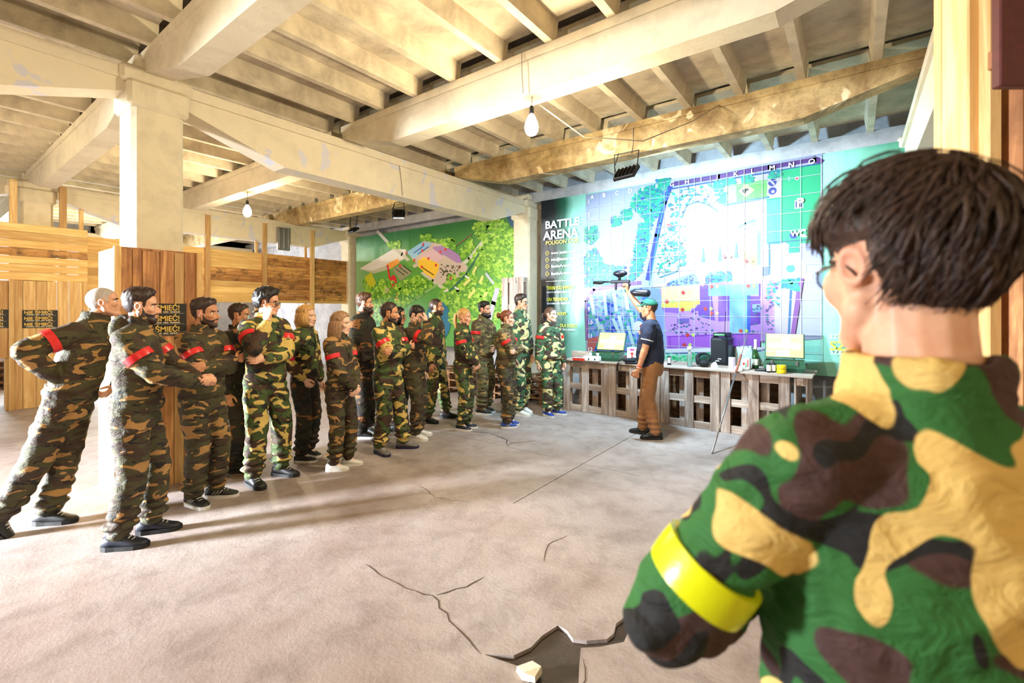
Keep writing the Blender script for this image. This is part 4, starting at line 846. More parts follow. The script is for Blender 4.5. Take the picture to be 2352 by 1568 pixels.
SKIN = {'fair': skin_mat('skin_fair', (236, 184, 152), (222, 160, 130)), 'tan': skin_mat('skin_tan', (214, 156, 118), (194, 132, 98)), 'pale': skin_mat('skin_pale', (240, 200, 176), (230, 180, 158))}
def hair_mat(name, rgb, rgb2, rough=.42):
    m = N(name); m.set(Roughness=rough); f = m.noise(m.coord('Object', (1.4, 1.4, .35), rand=11.0), 130, 3, .6, .4)
    m.col(m.ramp(f, [(.35, lin(rgb)), (.68, lin(rgb2))])); m.bump(f, .5, .003); return m.m
HAIR = {'black': hair_mat('hair_black', (16, 14, 14), (34, 30, 30)), 'brown': hair_mat('hair_dark_brown', (34, 22, 18), (66, 44, 36)), 'mid': hair_mat('hair_brown', (60, 38, 26), (104, 70, 46)), 'blond': hair_mat('hair_blonde', (176, 124, 66), (232, 190, 122)),
        'ash': hair_mat('hair_ash_blonde', (134, 100, 74), (190, 152, 118)), 'red': hair_mat('hair_auburn', (92, 44, 26), (150, 80, 48)), 'grey': hair_mat('hair_grey_stubble', (170, 160, 156), (206, 198, 194), .7), 'front': hair_mat('hair_brown_front', (40, 25, 20), (84, 58, 48), .5)}
M_EYE = plain('eye_white', (236, 232, 226), .25); M_IRIS = plain('iris_dark', (46, 34, 26), .2)
M_BAND = plain('red_armband_tape', (226, 44, 48), .28, var=.08, bump=.2, scale=18); M_BANDY = plain('yellow_armband_tape', (222, 226, 20), .3, var=.06, bump=.3, scale=14); M_BANDM = plain('magenta_armband_tape', (206, 24, 74), .28)
SHOE = {'black': plain('shoe_black', (24, 24, 26), .55), 'white': plain('shoe_white', (228, 224, 218), .5), 'grey': plain('shoe_grey', (112, 108, 104), .7), 'blue': plain('shoe_blue', (28, 62, 150), .6), 'navy': plain('shoe_navy', (24, 28, 44), .5), 'green': plain('boot_green', (40, 56, 42), .5)}
SOLE = {'white': plain('sole_white', (228, 226, 222), .6), 'black': plain('sole_black', (22, 22, 22), .6), 'navy': plain('sole_navy', (34, 36, 70), .6)}
M_FRAME = plain('spectacle_frame', (40, 34, 32), .3, .5); M_LENS = plain('spectacle_lens', (215, 235, 235), .05); M_LENS.node_tree.nodes['Principled BSDF'].inputs['Transmission Weight'].default_value = .9
M_SHIRT = plain('navy_tshirt', (26, 34, 60), .85, var=.12, bump=.15, scale=14); M_CHINO = plain('tan_chinos', (150, 104, 66), .85, var=.1, bump=.2, scale=12)
M_INNER = plain('pale_undershirt', (206, 206, 206), .85); M_INNERB = plain('black_undershirt', (22, 22, 24), .85)
# ------------------------------------------------------------------ kinematics
def ik(a, t, l1, l2, pole):
    a, t, pole = Vector(a), Vector(t), Vector(pole); d = t - a; L = d.length; D = min(L, (l1 + l2) * .999); d.normalize(); t = a + d * D
    x = (l1 * l1 - l2 * l2 + D * D) / (2 * D); h = math.sqrt(max(0, l1 * l1 - x * x)); p = pole - d * pole.dot(d)
    p = p.normalized() if p.length > 1e-5 else Vector((0, 1, 0))
    return a + d * x + p * h, t
def hand_shapes(mb, W, d, n, right, curl, s=1.0, spread=.0, thumb=.35):
    d = d.normalized(); n = (n - d * n.dot(d)).normalized(); t = d.cross(n) if right else n.cross(d)
    mb.capsule(W - d * .03, W + d * .01, .026 * s, .027 * s, 10)
    K = []
    for off in (.030, .010, -.010, -.029): K.append(W + d * (.088 - abs(off) * .25) * s + t * off * s)
    for k in K: mb.capsule(W + d * .012 + (k - W) * .25, k, .017 * s, .0135 * s, 8)
    mb.capsule(W + d * .03 + n * .004, W + d * .07, .022 * s, .02 * s, 8)
    for i, (k, L) in enumerate(zip(K, (.066, .075, .070, .055))):
        p = k; ang = 0; side = (i - 1.5) * -spread
        for j, (fr, r) in enumerate(((.45, .0098), (.31, .009), (.26, .008))):
            ang += curl * (1.15 if j == 0 else 1.25)
            q = p + (d * math.cos(ang) + n * math.sin(ang) + t * side).normalized() * L * fr * s
            mb.capsule(p, q, r * s, r * .93 * s, 8); p = q
    b = W + d * .02 * s + t * .022 * s; m_ = b + (t * .8 + d * .75 + n * .35).normalized() * .042 * s; e = m_ + (d * .95 + t * (.45 - curl * .4) + n * (.25 + thumb * curl)).normalized() * .032 * s; f = e + (d * .95 + n * (.3 + thumb * curl)).normalized() * .026 * s
    mb.capsule(b, m_, .0155 * s, .012 * s, 8); mb.capsule(m_, e, .012 * s, .0105 * s, 8); mb.capsule(e, f, .0105 * s, .009 * s, 8)
def head_shapes(mb, M, T, female=False, jaw=1.0):
    """M: 3x3 head rotation, T: head origin (ear level)"""
    def P(x, y, z): return T + M @ Vector((x, y, z))
    j = .92 if female else jaw
    mb.ell(P(0, -.014, .032), (.077, .098, .092), M, 20, 13); mb.ell(P(0, .022, -.030), (.064 * j, .066, .086), M, 18, 11)
    mb.ell(P(0, .03, .04), (.068, .058, .06), M, 16, 9)
    mb.capsule(P(-.018 * j, .062, -.100), P(.018 * j, .062, -.100), .021 * j, .021 * j, 10)
    for s in (-1, 1):
        mb.capsule(P(s * .052 * j, .0, -.058), P(s * .022 * j, .056, -.098), .021 * j, .019 * j, 10); mb.ell(P(s * .044 * jaw, .052, -.022), (.024, .026, .022 * jaw ** 3), M, 12, 7)
        mb.capsule(P(s * .048, .0, -.015), P(s * .052 * j, .0, -.058), .026, .022, 10)
        E = M @ Matrix.Rotation(s * -.35, 3, 'Z') @ Matrix.Rotation(-.2, 3, 'X')
        mb.torus(P(s * .0815, -.012, .003), .0195, .0062, E @ Matrix.Rotation(PI / 2, 3, 'Y'), 14, 6, 1.25, .85); mb.ell(P(s * .0765, -.008, -.002), (.006, .016, .026), E, 10, 7); mb.ell(P(s * .077, -.002, -.027), (.0055, .008, .010), E, 8, 6)
        mb.ell(P(s * .030, .077, .0215), (.022, .012, .007), M, 10, 6)
        mb.ell(P(s * .0115, .0925, -.0425), (.009, .011, .008), M, 8, 6)
    mb.capsule(P(0, .080, .008), P(0, .104, -.034), .0085, .0115, 10); mb.ell(P(0, .103, -.038), (.0115, .012, .010), M, 10, 7)
    mb.ell(P(0, .0835, -.064), (.021, .0105, .0062), M, 12, 6); mb.ell(P(0, .0825, -.0755), (.019, .0105, .0068), M, 12, 6)
HAIRLINE = [(-.13, -.075), (-.095, -.078), (-.07, -.062), (-.045, -.034), (-.032, .0), (-.012, .033), (.004, .030), (.012, -.004), (.026, .0), (.034, .036), (.055, .062), (.075, .078), (.13, .092)]
def hairline(y, low=0.0, recede=0.0):
    xs_ = np.array([a for a, _ in HAIRLINE]); zs_ = np.array([b for _, b in HAIRLINE]).copy()
    zs_[:3] -= low; zs_[9:] += recede
    return np.interp(y, xs_, zs_)
PEOPLE = []; TEMP = []
def temp(mb, voxel, smooth, me_name):
    o = link('tmp_' + me_name, mb.mesh('tmp_' + me_name)); r = o.modifiers.new('r', 'REMESH'); r.mode = 'VOXEL'; r.voxel_size = voxel; r.use_smooth_shade = True
    if smooth: s = o.modifiers.new('s', 'SMOOTH'); s.factor = .5; s.iterations = smooth
    TEMP.append(o); return o
def armv(side, wr, pole=None, hd=None, hn=None, curl=.35, spread=.06, band=.5): return dict(wr=Vector(wr), pole=Vector(pole) if pole else Vector((side * .5, -1, -.3)), hd=Vector(hd) if hd else None, hn=Vector(hn) if hn else None, curl=curl, spread=spread, band=band)
def hang(side, fwd=.05, out=.27, z=.84): return armv(side, (side * out, fwd, z), (side * .4, -1, 0), (0, .1, -1), (-side, .1, 0), .3)
def crossed(high=0.0):
    """folded arms; left is -x"""
    return (armv(-1, (.10, .20, 1.16 + high), (-.9, .1, -.7), (1, .05, .1), (0, -1, 0), .35), armv(1, (-.10, .225, 1.20 + high), (.9, .1, -.7), (-1, 0, .05), (0, -1, 0), .35))
def clasp(z=.93, y=.20): return (armv(-1, (-.045, y, z), (-1, -.5, 0), (.75, .25, -.6), (.3, -1, 0), .5), armv(1, (.045, y + .025, z + .02), (1, -.5, 0), (-.75, .2, -.6), (-.3, -1, 0), .5))
def person(label, xy, az, H, arms, head=(0, 0, 0), suit='wood', skin='fair', hair=None, beard=None, shoes=('black', 'black'), feet=((-.11, .0, 12), (.12, .05, -14)), lean=(0, 0), twist=0, girth=1.0, female=False, voxel=.0062, suit_voxel=.0135,
           hood=False, collar=.045, glasses=None, bands=(True, True), hairlow=0.0, recede=0.0, long_hair=None, civil=False, band_mat=None, cap=False, inner=None, baggy=1.0, category='person', name='person', stubble=0.0, socks=None, high_collar=0.0, hair_thick=None, suit_bot=None, neck=0.0, drop=0.0, neck_r=None, jaw=1.0):
    s = H / 1.78; rz = -math.radians(az)
    root = thing(name, label, category, (xy[0], xy[1], 0), rz, 'people listening to the briefing' if name == 'person' else None)
    def S(v): return Vector(v) * s
    pel = S((lean[0] * .0, lean[1] * .0, .955)); top = S((lean[0], lean[1], .0)) + S((0, 0, 1.475))
    spine = (top - pel).normalized(); Rt = Matrix.Rotation(-math.radians(twist), 3, 'Z')
    xax = Rt @ Vector((1, 0, 0)); xax = (xax - spine * xax.dot(spine)).normalized(); yax = spine.cross(xax)
    body, jac, tro = MB(), MB(), MB()
    g = girth; shw = (.165 if female else .185) * s
    def sp(f): return pel.lerp(top, f)
    sh = {-1: sp(.865 - drop) - xax * shw, 1: sp(.865 - drop) + xax * shw}
    # jacket torso
    prof = ([(-.10, .165, .125), (-.04, .172, .132), (.10, .170, .128), (.35, .178, .132), (.62, .188, .132), (.78, .182, .122), (.88, .150, .106), (.96, .095, .086), (1.03, .06, .062)] if not civil else
            [(-.13, .165, .130), (-.02, .17, .150), (.15, .168, .160), (.35, .165, .148), (.60, .178, .132), (.80, .178, .118), (.92, .150, .1), (.99, .085, .075), (1.02, .06, .06)])
    k = (.93 if female else 1.0) * g
    prof = [(f, rx * k if f < .9 else rx, ry * k if f < .9 else ry) for f, rx, ry in prof]
    jac.loft([(sp(f) + yax * (.012 * s if f > .5 else .02 * s), xax * rx * s, yax * ry * s) for f, rx, ry in prof], 18)
    if not civil:   # blouse above the elastic hem
        jac.loft([(sp(f) + yax * .015 * s, xax * rx * k * s, yax * ry * k * s) for f, rx, ry in ((-.075, .16, .12), (-.03, .186, .144), (.03, .19, .148), (.10, .16, .12))], 18)
    # arms
    J = {}
    for side, a in zip((-1, 1), arms):
        W0 = S(a['wr']) + (top - S((0, 0, 1.475))) * (a['wr'].z / 1.475 if a['wr'].z > .8 else .6)
        up, fo = .285 * s, .262 * s
        E_, W_ = ik(sh[side], W0, up, fo, a['pole']); fd = (W_ - E_).normalized(); hd = a['hd'] or fd; hn = a['hn'] or Vector((-side, 0, 0))
        J[side] = (sh[side], E_, W_)
        hidden = not civil
        body.chain([sh[side], E_, W_], [.045 * s, .034 * s, .027 * s] if hidden else [.044 * s, .044 * s, .028 * s], 12)
        if not hidden: body.chain([sh[side].lerp(E_, .45), sh[side].lerp(E_, .8)], [.051 * s, .047 * s]); body.capsule(E_.lerp(W_, .12), E_.lerp(W_, .45), .046 * s, .040 * s)
        hand_shapes(body, W_ + fd * .015, Vector(hd) if hd is not fd else fd, Vector(hn), side == 1, a['curl'], s * (.92 if female else 1.0), a['spread'])
        b = baggy * (.92 if female else 1.0)
        if not civil:
            jac.chain([sh[side] - xax * side * .02 * s, sh[side].lerp(E_, .35), sh[side].lerp(E_, .8), E_, E_.lerp(W_, .35), E_.lerp(W_, .75), W_ - fd * .005], [.074 * s, .076 * b * s, .070 * b * s, .068 * b * s, .068 * b * s, .058 * b * s, .044 * s])
            jac.capsule(sp(.96) + xax * side * .03 * s, sh[side] - xax * side * .02 * s + spine * .012 * s, .05 * s, .06 * s)
        else:
            jac.capsule(sp(.95) + xax * side * .03 * s, sh[side] - xax * side * .02 * s + spine * .012 * s, .045 * s, .058 * s)
            jac.chain([sh[side] - xax * side * .02 * s, sh[side].lerp(E_, .35), sh[side].lerp(E_, .62)], [.07 * s, .072 * s, .070 * s])
    # neck and collar
    hy_, hp, hr = head; M_H = Matrix.Rotation(-math.radians(hy_), 3, 'Z') @ Matrix.Rotation(math.radians(hp), 3, 'X') @ Matrix.Rotation(math.radians(hr), 3, 'Y')
    nb = sp(.99); HO = nb + spine * (.155 + neck) * s + Vector((0, .025, 0)) * s + (M_H @ Vector((0, .012, 0)) * s)
    hs = .985 * (.95 if female else 1.0)
    tmp = MB(); head_shapes(tmp, M_H, Vector((0, 0, 0)), female, jaw); body.add([Vector(v) * hs + HO for v in tmp.v], tmp.f)
    nr = neck_r or (.048 if female else .058)
    body.chain([sp(.90), nb + yax * .005, HO + M_H @ Vector((0, -.02, -.045))], [.075 * s, nr * 1.02, nr * .93], 14)
    if not civil:
        hc = collar + high_collar
        jac.loft([(nb - spine * .03 + yax * .008, xax * .098 * s, yax * .092 * s), (nb + spine * .02 + yax * .014, xax * .086 * s, yax * .084 * s), (nb + spine * (.02 + hc) + yax * .010, xax * .083 * s, yax * .084 * s), (nb + spine * (.027 + hc) + yax * .010, xax * .074 * s, yax * .075 * s), (nb + spine * .0 + yax * .01, xax * .066 * s, yax * .068 * s)], 16)
    if hood: jac.ell(nb - yax * .085 * s + spine * .005, (.11 * s, .055 * s, .075 * s)); jac.ell(nb - yax * .07 * s + spine * .05, (.09 * s, .04 * s, .04 * s)); jac.capsule(nb + xax * .09 * s + yax * .02, nb - xax * .0 - yax * .08 * s + spine * .02, .035 * s, .04 * s); jac.capsule(nb - xax * .09 * s + yax * .02, nb - yax * .08 * s + spine * .02, .035 * s, .04 * s)
    # torso, pelvis and legs of the body under the clothes
    body.chain([pel, sp(.5), sp(.9)], [.08 * s, .07 * s, .085 * s], 10); body.capsule(sh[-1], sh[1], .042 * s, .042 * s, 10)
    tro.loft([(pel + Vector((0, .0, .06 * s)), xax * .150 * k * s, yax * .115 * k * s), (pel, xax * .166 * k * s, yax * .125 * k * s), (pel - Vector((0, 0, .10 * s)), xax * .172 * k * s, yax * .130 * k * s), (pel - Vector((0, 0, .17 * s)), xax * .150 * k * s, yax * .112 * k * s)], 16)
    ank = {}
    for side, ft in zip((-1, 1), feet):
        fx, fy, fyaw = ft[:3]; fz = ft[3] if len(ft) > 3 else 0.0; toe = ft[4] if len(ft) > 4 else 0.0
        hip = pel + xax * side * .088 * s - Vector((0, 0, .045 * s)); an = S((fx, fy, .095 + fz)); Rf = Matrix.Rotation(math.radians(-fyaw), 3, 'Z') @ Matrix.Rotation(math.radians(toe), 3, 'X')
        kn, an = ik(hip, an, .4125 * s, .4125 * s, (side * .12, 1, 0)); ank[side] = (an, Rf)
        body.chain([hip, kn, an], [.06 * s, .042 * s, .036 * s], 10); body.chain([pel, hip], [.07 * s, .06 * s], 10); body.capsule(an, an + Rf @ Vector((0, .07, -.05)) * s, .034 * s, .022 * s, 8)
        lg = (1.0 if not civil else .9) * (.93 if female else 1.0) * (1 + (g - 1) * .5)
        an2 = an + (kn - an).normalized() * (.005 if civil else .02) * s
        tro.chain([hip + Vector((0, 0, -.02 * s)), hip.lerp(kn, .35), kn, kn.lerp(an, .35), kn.lerp(an, .72), an2], [.105 * lg * s, .102 * lg * s, .086 * lg * s, .084 * lg * s, .080 * lg * s, (.066 if not civil else .068) * lg * s], 14)
        tro.chain([pel - Vector((0, 0, .03 * s)), hip], [.12 * k * s, .105 * lg * s], 12)
        if not civil: tro.ell(an.lerp(kn, .17), (.088 * lg * s, .09 * lg * s, .05 * s))
    ob = temp(body, voxel, 1, 'body'); oj = temp(jac, suit_voxel, 5, 'jacket'); ot = temp(tro, suit_voxel, 5, 'trousers')
    PEOPLE.append(dict(root=root, ob=ob, oj=oj, ot=ot, s=s, M_H=M_H, HO=HO, hs=hs, J=J, ank=ank, nb=nb, spine=spine, xax=xax, yax=yax, pel=pel, sp=sp, opt=dict(suit=suit, suit_bot=suit_bot or suit, skin=skin, hair=hair, beard=beard, shoes=shoes, glasses=glasses, bands=bands, hairlow=hairlow, recede=recede, long_hair=long_hair, civil=civil, female=female, band_mat=band_mat, cap=cap, inner=inner, stubble=stubble, arms=arms, socks=socks, baggy=baggy, hair_thick=hair_thick, k=k, name=name)))
    return root
# ------------------------------------------------------------------ turn the skeleton shapes into finished figures
def grab(dg, o):
    me = bpy.data.meshes.new_from_object(o.evaluated_get(dg)); n = len(me.vertices)
    co = np.empty(n * 3, np.float32); me.vertices.foreach_get('co', co); co = co.reshape(-1, 3).astype(np.float64)
    no = np.empty(n * 3, np.float32); me.vertex_normals.foreach_get('vector', no); return me, co, no.reshape(-1, 3).astype(np.float64)
def put(me, co):
    me.vertices.foreach_set('co', co.astype(np.float32).ravel()); me.update()
def quads(me):
    n = len(me.polygons); st = np.empty(n, np.int32); me.polygons.foreach_get('loop_start', st); tt = np.empty(n, np.int32); me.polygons.foreach_get('loop_total', tt)
    lv = np.empty(len(me.loops), np.int32); me.loops.foreach_get('vertex_index', lv); q = st[tt == 4]; return lv[q[:, None] + np.arange(4)]
def wrinkle(co, no, seed, amp, zf=1.0):
    p = co * np.array([1, 1, zf]); a = 1 - np.abs(2 * vnoise(p, 9, seed) - 1); b = vnoise(p, 17, seed + 5); c = 1 - np.abs(2 * vnoise(p, 26, seed + 9) - 1)
    return co + no * (amp * (a * .9 + b * .7 + c * .35 - .95))[:, None]
def shell(name, qd, co, no, mask, thick, mat, parent, inner=.0015):
    """a skin of hair grown from the faces of the head where mask is set; its rim is closed onto the skin"""
    fm = mask[qd].all(axis=1); q = qd[fm]
    if len(q) == 0: return None
    ids, inv = np.unique(q, return_inverse=True); q2 = inv.reshape(-1, 4); n = len(ids)
    outer = co[ids] + no[ids] * thick[ids][:, None]; inn = co[ids] - no[ids] * inner
    ed = {}
    for f in q2:
        for a, b in ((f[0], f[1]), (f[1], f[2]), (f[2], f[3]), (f[3], f[0])):
            key = (min(a, b), max(a, b)); ed[key] = None if key in ed else (a, b)
    rim = [e for e in ed.values() if e]
    faces = [tuple(f) for f in q2.tolist()] + [(b, a, a + n, b + n) for a, b in rim]
    me = bpy.data.meshes.new(name); me.from_pydata(np.vstack([outer, inn]).tolist(), [], faces); me.materials.append(mat)
    me.polygons.foreach_set('use_smooth', [True] * len(me.polygons)); me.update(); return link(name, me, parent)
SHOE_CACHE = {}
def shoe_parts(kind, sole):
    if (kind, sole) in SHOE_CACHE: return SHOE_CACHE[(kind, sole)]
    up = MB(); prof = [(-.085, .020, .058, .075), (-.075, .034, .060, .080), (-.03, .038, .064, .10), (.015, .040, .058, .105), (.06, .045, .042, .075), (.11, .047, .036, .052), (.15, .040, .030, .042), (.172, .022, .024, .032)]
    boot = kind in ('green',)
    rings = []
    for y, w, zc, zt in prof:
        h = zt - .018; rings.append((Vector((0, y, .018 + h / 2)), Vector((w, 0, 0)), Vector((0, 0, h / 2 + .006))))
    up.loft(rings, 14)
    up.loft([(Vector((0, -.028, .06)), Vector((.036, 0, 0)), Vector((0, .045, 0))), (Vector((0, -.022, .105)), Vector((.037, 0, 0)), Vector((0, .046, 0))), (Vector((0, -.02, .12 if not boot else .19)), Vector((.039, 0, 0)), Vector((0, .045, 0)))], 14)
    so = MB(); out = [(-.092, 0), (-.085, .026), (-.05, .040), (.0, .041), (.06, .047), (.11, .050), (.15, .042), (.175, .022), (.183, 0)]
    pts = [(w, y) for y, w in out] + [(-w, y) for y, w in reversed(out[1:-1])]; n = len(pts)
    vs = [(x, y, 0) for x, y in pts] + [(x * 1.02, y * 1.01, .026 + (.008 if y < -.03 else 0)) for x, y in pts]
    so.add(vs, [tuple(range(n - 1, -1, -1)), tuple(range(n, 2 * n))] + [(i, (i + 1) % n, n + (i + 1) % n, n + i) for i in range(n)])
    la = MB()
    for i in range(4): la.tube([(-.022, .03 + i * .02, .098 - i * .0125), (0, .034 + i * .02, .108 - i * .0145), (.022, .03 + i * .02, .098 - i * .0125)], .0035, 5)
    st = MB()
    for sx in (-1, 1):
        for i in range(3):
            y = .0 + i * .024; st.tube([(sx * .037, y - .02, .038), (sx * .0425, y, .058), (sx * .034, y + .012, .085 - i * .008)], .0055, 5, flat=.5)
    r = (up.mesh('shoe', SHOE[kind], True), so.mesh('sole', SOLE[sole]), la.mesh('laces', SOLE['white' if kind != 'white' else 'white']), st.mesh('stripes', SOLE['white']))
    SHOE_CACHE[(kind, sole)] = r; return r
def ring_band(parent, A, B, f0, f1, r, mat, name='armband', flat=1.0):
    a, b = A.lerp(B, f0), A.lerp(B, f1); d = (b - a).normalized(); L = (b - a).length; n = 28; up = Vector((0, 0, 1)) if abs(d.z) < .9 else Vector((0, 1, 0)); ax = up.cross(d).normalized(); ay = d.cross(ax)
    rings = []
    for t, q in ((0, .985), (.3, 1.0), (.7, 1.0), (1, .985), (1, .86), (0, .86), (0, .985)):
        rings.append((a + d * L * t, ax * r * q, ay * r * q))
    mb = MB(); mb.loft(rings, n, caps=False)
    o = mb.build(name, mat, parent, True); o.data.set_sharp_from_angle(angle=math.radians(45)); return o
def finish_people():
    dg = bpy.context.evaluated_depsgraph_get(); dg.update()
    for idx, p in enumerate(PEOPLE):
        o = p['opt']; root = p['root']; s = p['s']; rs = random.Random(idx + 40)
        # clothes
        for key, nm, mat, amp in (('oj', 'jacket', o['suit'], .011), ('ot', 'trousers', o['suit_bot'], .012)):
            me, co, no = grab(dg, p[key])
            if o['civil']:
                mt = M_SHIRT if nm == 'jacket' else M_CHINO; nm2 = 't_shirt' if nm == 'jacket' else nm; amp *= .55
            else: mt = CAMO[mat]; nm2 = nm
            co = wrinkle(co, no, idx * 3.1 + (7 if nm == 'jacket' else 0), amp * (1.25 if o['name'] == 'person' else 1.5), 1.6)
            if nm == 'trousers':      # gathers above the ankles
                for an, _ in p['ank'].values():
                    z = co[:, 2] - an.z; w = np.exp(-((z - .09) / .09) ** 2); co = co + no * (w * .006 * np.sin(z * 95 + 3 * vnoise(co, 8, idx)))[:, None]
                co[:, 2] = np.maximum(co[:, 2], .035)
            else:
                for sd in (-1, 1):
                    A, E, Wt = p['J'][sd]
                    for c_, w_ in ((E, .075), (E.lerp(Wt, .7), .06)):
                        dd = np.linalg.norm(co - np.array(c_), axis=1); ax = np.array((Wt - E).normalized()); t = (co - np.array(c_)) @ ax
                        co = co + no * (np.exp(-(dd / w_) ** 2) * .006 * np.sin(t * 110 + 4 * vnoise(co, 10, idx)))[:, None]
            me.materials.clear(); me.materials.append(mt); put(me, co); me.name = nm2; link(nm2, me, root)
        # body: head details carved in the head's own frame
        me, co, no = grab(dg, p['ob']); MH = np.array(p['M_H']); HO = np.array(p['HO']); hs = p['hs']
        L = ((co - HO) @ MH) / hs; ln = no @ MH
        ishead = (L[:, 2] > -.135) & (np.abs(L[:, 0]) < .105) & (np.abs(L[:, 1]) < .14)
        d = np.zeros_like(L)
        for sx in (-1, 1):
            r2 = ((L[:, 0] - sx * .0315) / .021) ** 2 + ((L[:, 1] - .075) / .04) ** 2 + ((L[:, 2] - .001) / .0125) ** 2; d[:, 1] -= .011 * np.exp(-r2)
            r2 = ((L[:, 0] - sx * .04) / .02) ** 2 + ((L[:, 1] - .06) / .03) ** 2 + ((L[:, 2] + .06) / .025) ** 2; d[:, 1] -= .004 * np.exp(-r2)
        r2 = (L[:, 0] / .02) ** 2 + ((L[:, 1] - .092) / .02) ** 2 + ((L[:, 2] + .0698) / .0028) ** 2; d[:, 1] -= .004 * np.exp(-r2)
        d[~ishead] = 0; co = co + (d * hs) @ MH.T; L = L + d
        n = len(co); tint = np.ones((n, 4), np.float32)
        lips = np.exp(-((L[:, 0] / .021) ** 4 + ((L[:, 1] - .09) / .02) ** 2 + ((L[:, 2] + .0698) / .0105) ** 4)) * ishead; tint[:, 1] -= .42 * lips; tint[:, 2] -= .38 * lips; tint[:, 0] -= .10 * lips
        chk = sum(np.exp(-(((L[:, 0] - sx * .045) / .02) ** 2 + ((L[:, 1] - .07) / .03) ** 2 + ((L[:, 2] + .03) / .02) ** 2)) for sx in (-1, 1)) * ishead; tint[:, 1] -= .05 * chk; tint[:, 2] -= .05 * chk
        ear = (np.abs(L[:, 0]) > .076) & (L[:, 1] < .02) & ishead; tint[ear, 1] -= .09; tint[ear, 2] -= .09
        yb = L[:, 1]; ax_ = np.abs(L[:, 0]); top_b = np.interp(yb, [-.02, .012, .03, .05, .07, .1], [.0, -.004, -.040, -.050, -.054, -.056])
        mous = (ax_ < .032) & (L[:, 2] < -.0465) & (L[:, 2] > -.0605) & (yb > .066); mouth = (ax_ < .021) & (L[:, 2] > -.081) & (L[:, 2] < -.0595) & (yb > .066)
        bz = ishead & (yb > -.014) & ((L[:, 2] < top_b) | mous) & ~mouth & (L[:, 2] > -.126) & (ax_ < .0725)
        if o['stubble']: tint[bz, :3] *= 1 - o['stubble']
        ca = me.color_attributes.new('Tint', 'FLOAT_COLOR', 'POINT'); ca.data.foreach_set('color', tint.ravel())
        me.materials.clear(); me.materials.append(SKIN[o['skin']]); put(me, co); me.name = 'body'; bo = link('body', me, root)
        qd = quads(me); no2 = no
        # hair grown from the scalp
        HOv_ = p['HO']
        if o['hair']:
            style, col = o['hair']; hl = hairline(L[:, 1], o['hairlow'], o['recede']); f = L[:, 2] - hl + .004 * (vnoise(L, 90, idx) - .5)
            isear = (np.abs(L[:, 0]) > .0745) & (L[:, 1] > -.038) & (L[:, 1] < .02) & (L[:, 2] < .033)
            side_ = (np.abs(L[:, 0]) > .055) & (L[:, 1] > -.05) & (L[:, 1] < .03) & (L[:, 2] < .042)
            mask = ishead & (f > 0) & ~isear
            top = np.clip((L[:, 2] - .035) / .06, 0, 1); front = np.clip((L[:, 1] - .0) / .07, 0, 1); rim = np.clip(f / .018, .08, 1)
            st = {'crop': (.004, .006, 0), 'short': (.006, .016, .004), 'fade': (.0012, .024, .010), 'quiff': (.004, .026, .012), 'mop': (.026, .038, .010), 'long': (.016, .020, .002), 'pulled': (.007, .011, .0), 'stubble': (.0015, .001, 0), 'front': (.018, .032, .008)}[style]
            th = st[0] + (st[1] - st[0]) * top + st[2] * front * top
            ang = np.arctan2(L[:, 0], L[:, 1]); strand = vnoise(np.stack([ang * 3.0, L[:, 2] * 9, L[:, 1] * 9], 1), 3.5, idx) - .5; st2 = vnoise(L, 70, idx + 3) - .5
            th = th * (1 + strand * .55 + st2 * .3) * rim
            if style == 'front':
                th = np.where(side_, .0025 + .0015 * vnoise(L, 120, 2), th)
                th = th * np.where(L[:, 2] < -.02, .5 + .5 * np.clip((L[:, 2] + .08) / .06, 0, 1), 1)
            shell('hair', qd, co, no2, mask, th * hs, HAIR[col], root)
            if style == 'front':      # loose strands combed from the crown
                mb = MB(); r_ = random.Random(1); cand = np.where(mask)[0]; crown = Vector((0.015, -.055, .115)); C = Vector((0, -.014, .02))
                for q in range(4200):
                    i = int(cand[r_.randrange(len(cand))]); base = Vector(L[i])
                    if abs(base.x) > .045 and base.y > -.075 and base.z < .085: continue
                    nn = Vector(ln[i]); h_ = float(th[i]) * r_.uniform(.75, 1.12); pt = base + nn * h_; pts = []; rad0 = (pt - C).length; bias = Vector((r_.uniform(-1, 1), r_.uniform(-1, 1), r_.uniform(-1, 1))) * .42; stp_ = r_.uniform(.010, .017)
                    for k in range(6):
                        pts.append(HOv_ + p['M_H'] @ (pt * hs)); fl = pt - crown; rr = (pt - C).normalized(); fl = fl - rr * fl.dot(rr); fl = fl.normalized() if fl.length > .01 else Vector((r_.uniform(-1, 1), r_.uniform(-1, 1), 0)).normalized()
                        fl = (fl + Vector((0, .35, -.15)) + bias + Vector((r_.uniform(-1, 1), r_.uniform(-1, 1), r_.uniform(-1, 1))) * .07); fl = fl - rr * fl.dot(rr); pt = pt + fl.normalized() * stp_ * (1 if base.z > 0 else .55); pt = C + (pt - C).normalized() * (rad0 + (.002 if k < 3 else -.001 * k)) if base.z > .02 else pt - rr * .001
                    w_ = r_.choice((.0009, .0012, .0016, .0026)); mb.tube(pts, [w_ * .6, w_, w_, w_ * .8, w_ * .5, .0006], 5)
                mb.build('hair_strands', HAIR[col], root, True)
            eb = ishead & (np.abs(np.abs(L[:, 0]) - .033) < .018) & (np.abs(L[:, 2] - .021 + .12 * np.abs(np.abs(L[:, 0]) - .036)) < .0052) & (L[:, 1] > .055)
            for sx in (-1, 1): shell('eyebrow', qd, co, no2, eb & (L[:, 0] * sx > 0), np.full(n, .0028), HAIR[col if col != 'grey' else 'mid'], root)
        if o['beard']:
            col, bl = o['beard']; f = np.clip((-.03 - L[:, 2]) / .05, .25, 1) * (1 + .6 * (vnoise(L, 60, idx) - .5)); shell('beard', qd, co, no2, bz, (f * bl) * hs, HAIR[col], root)
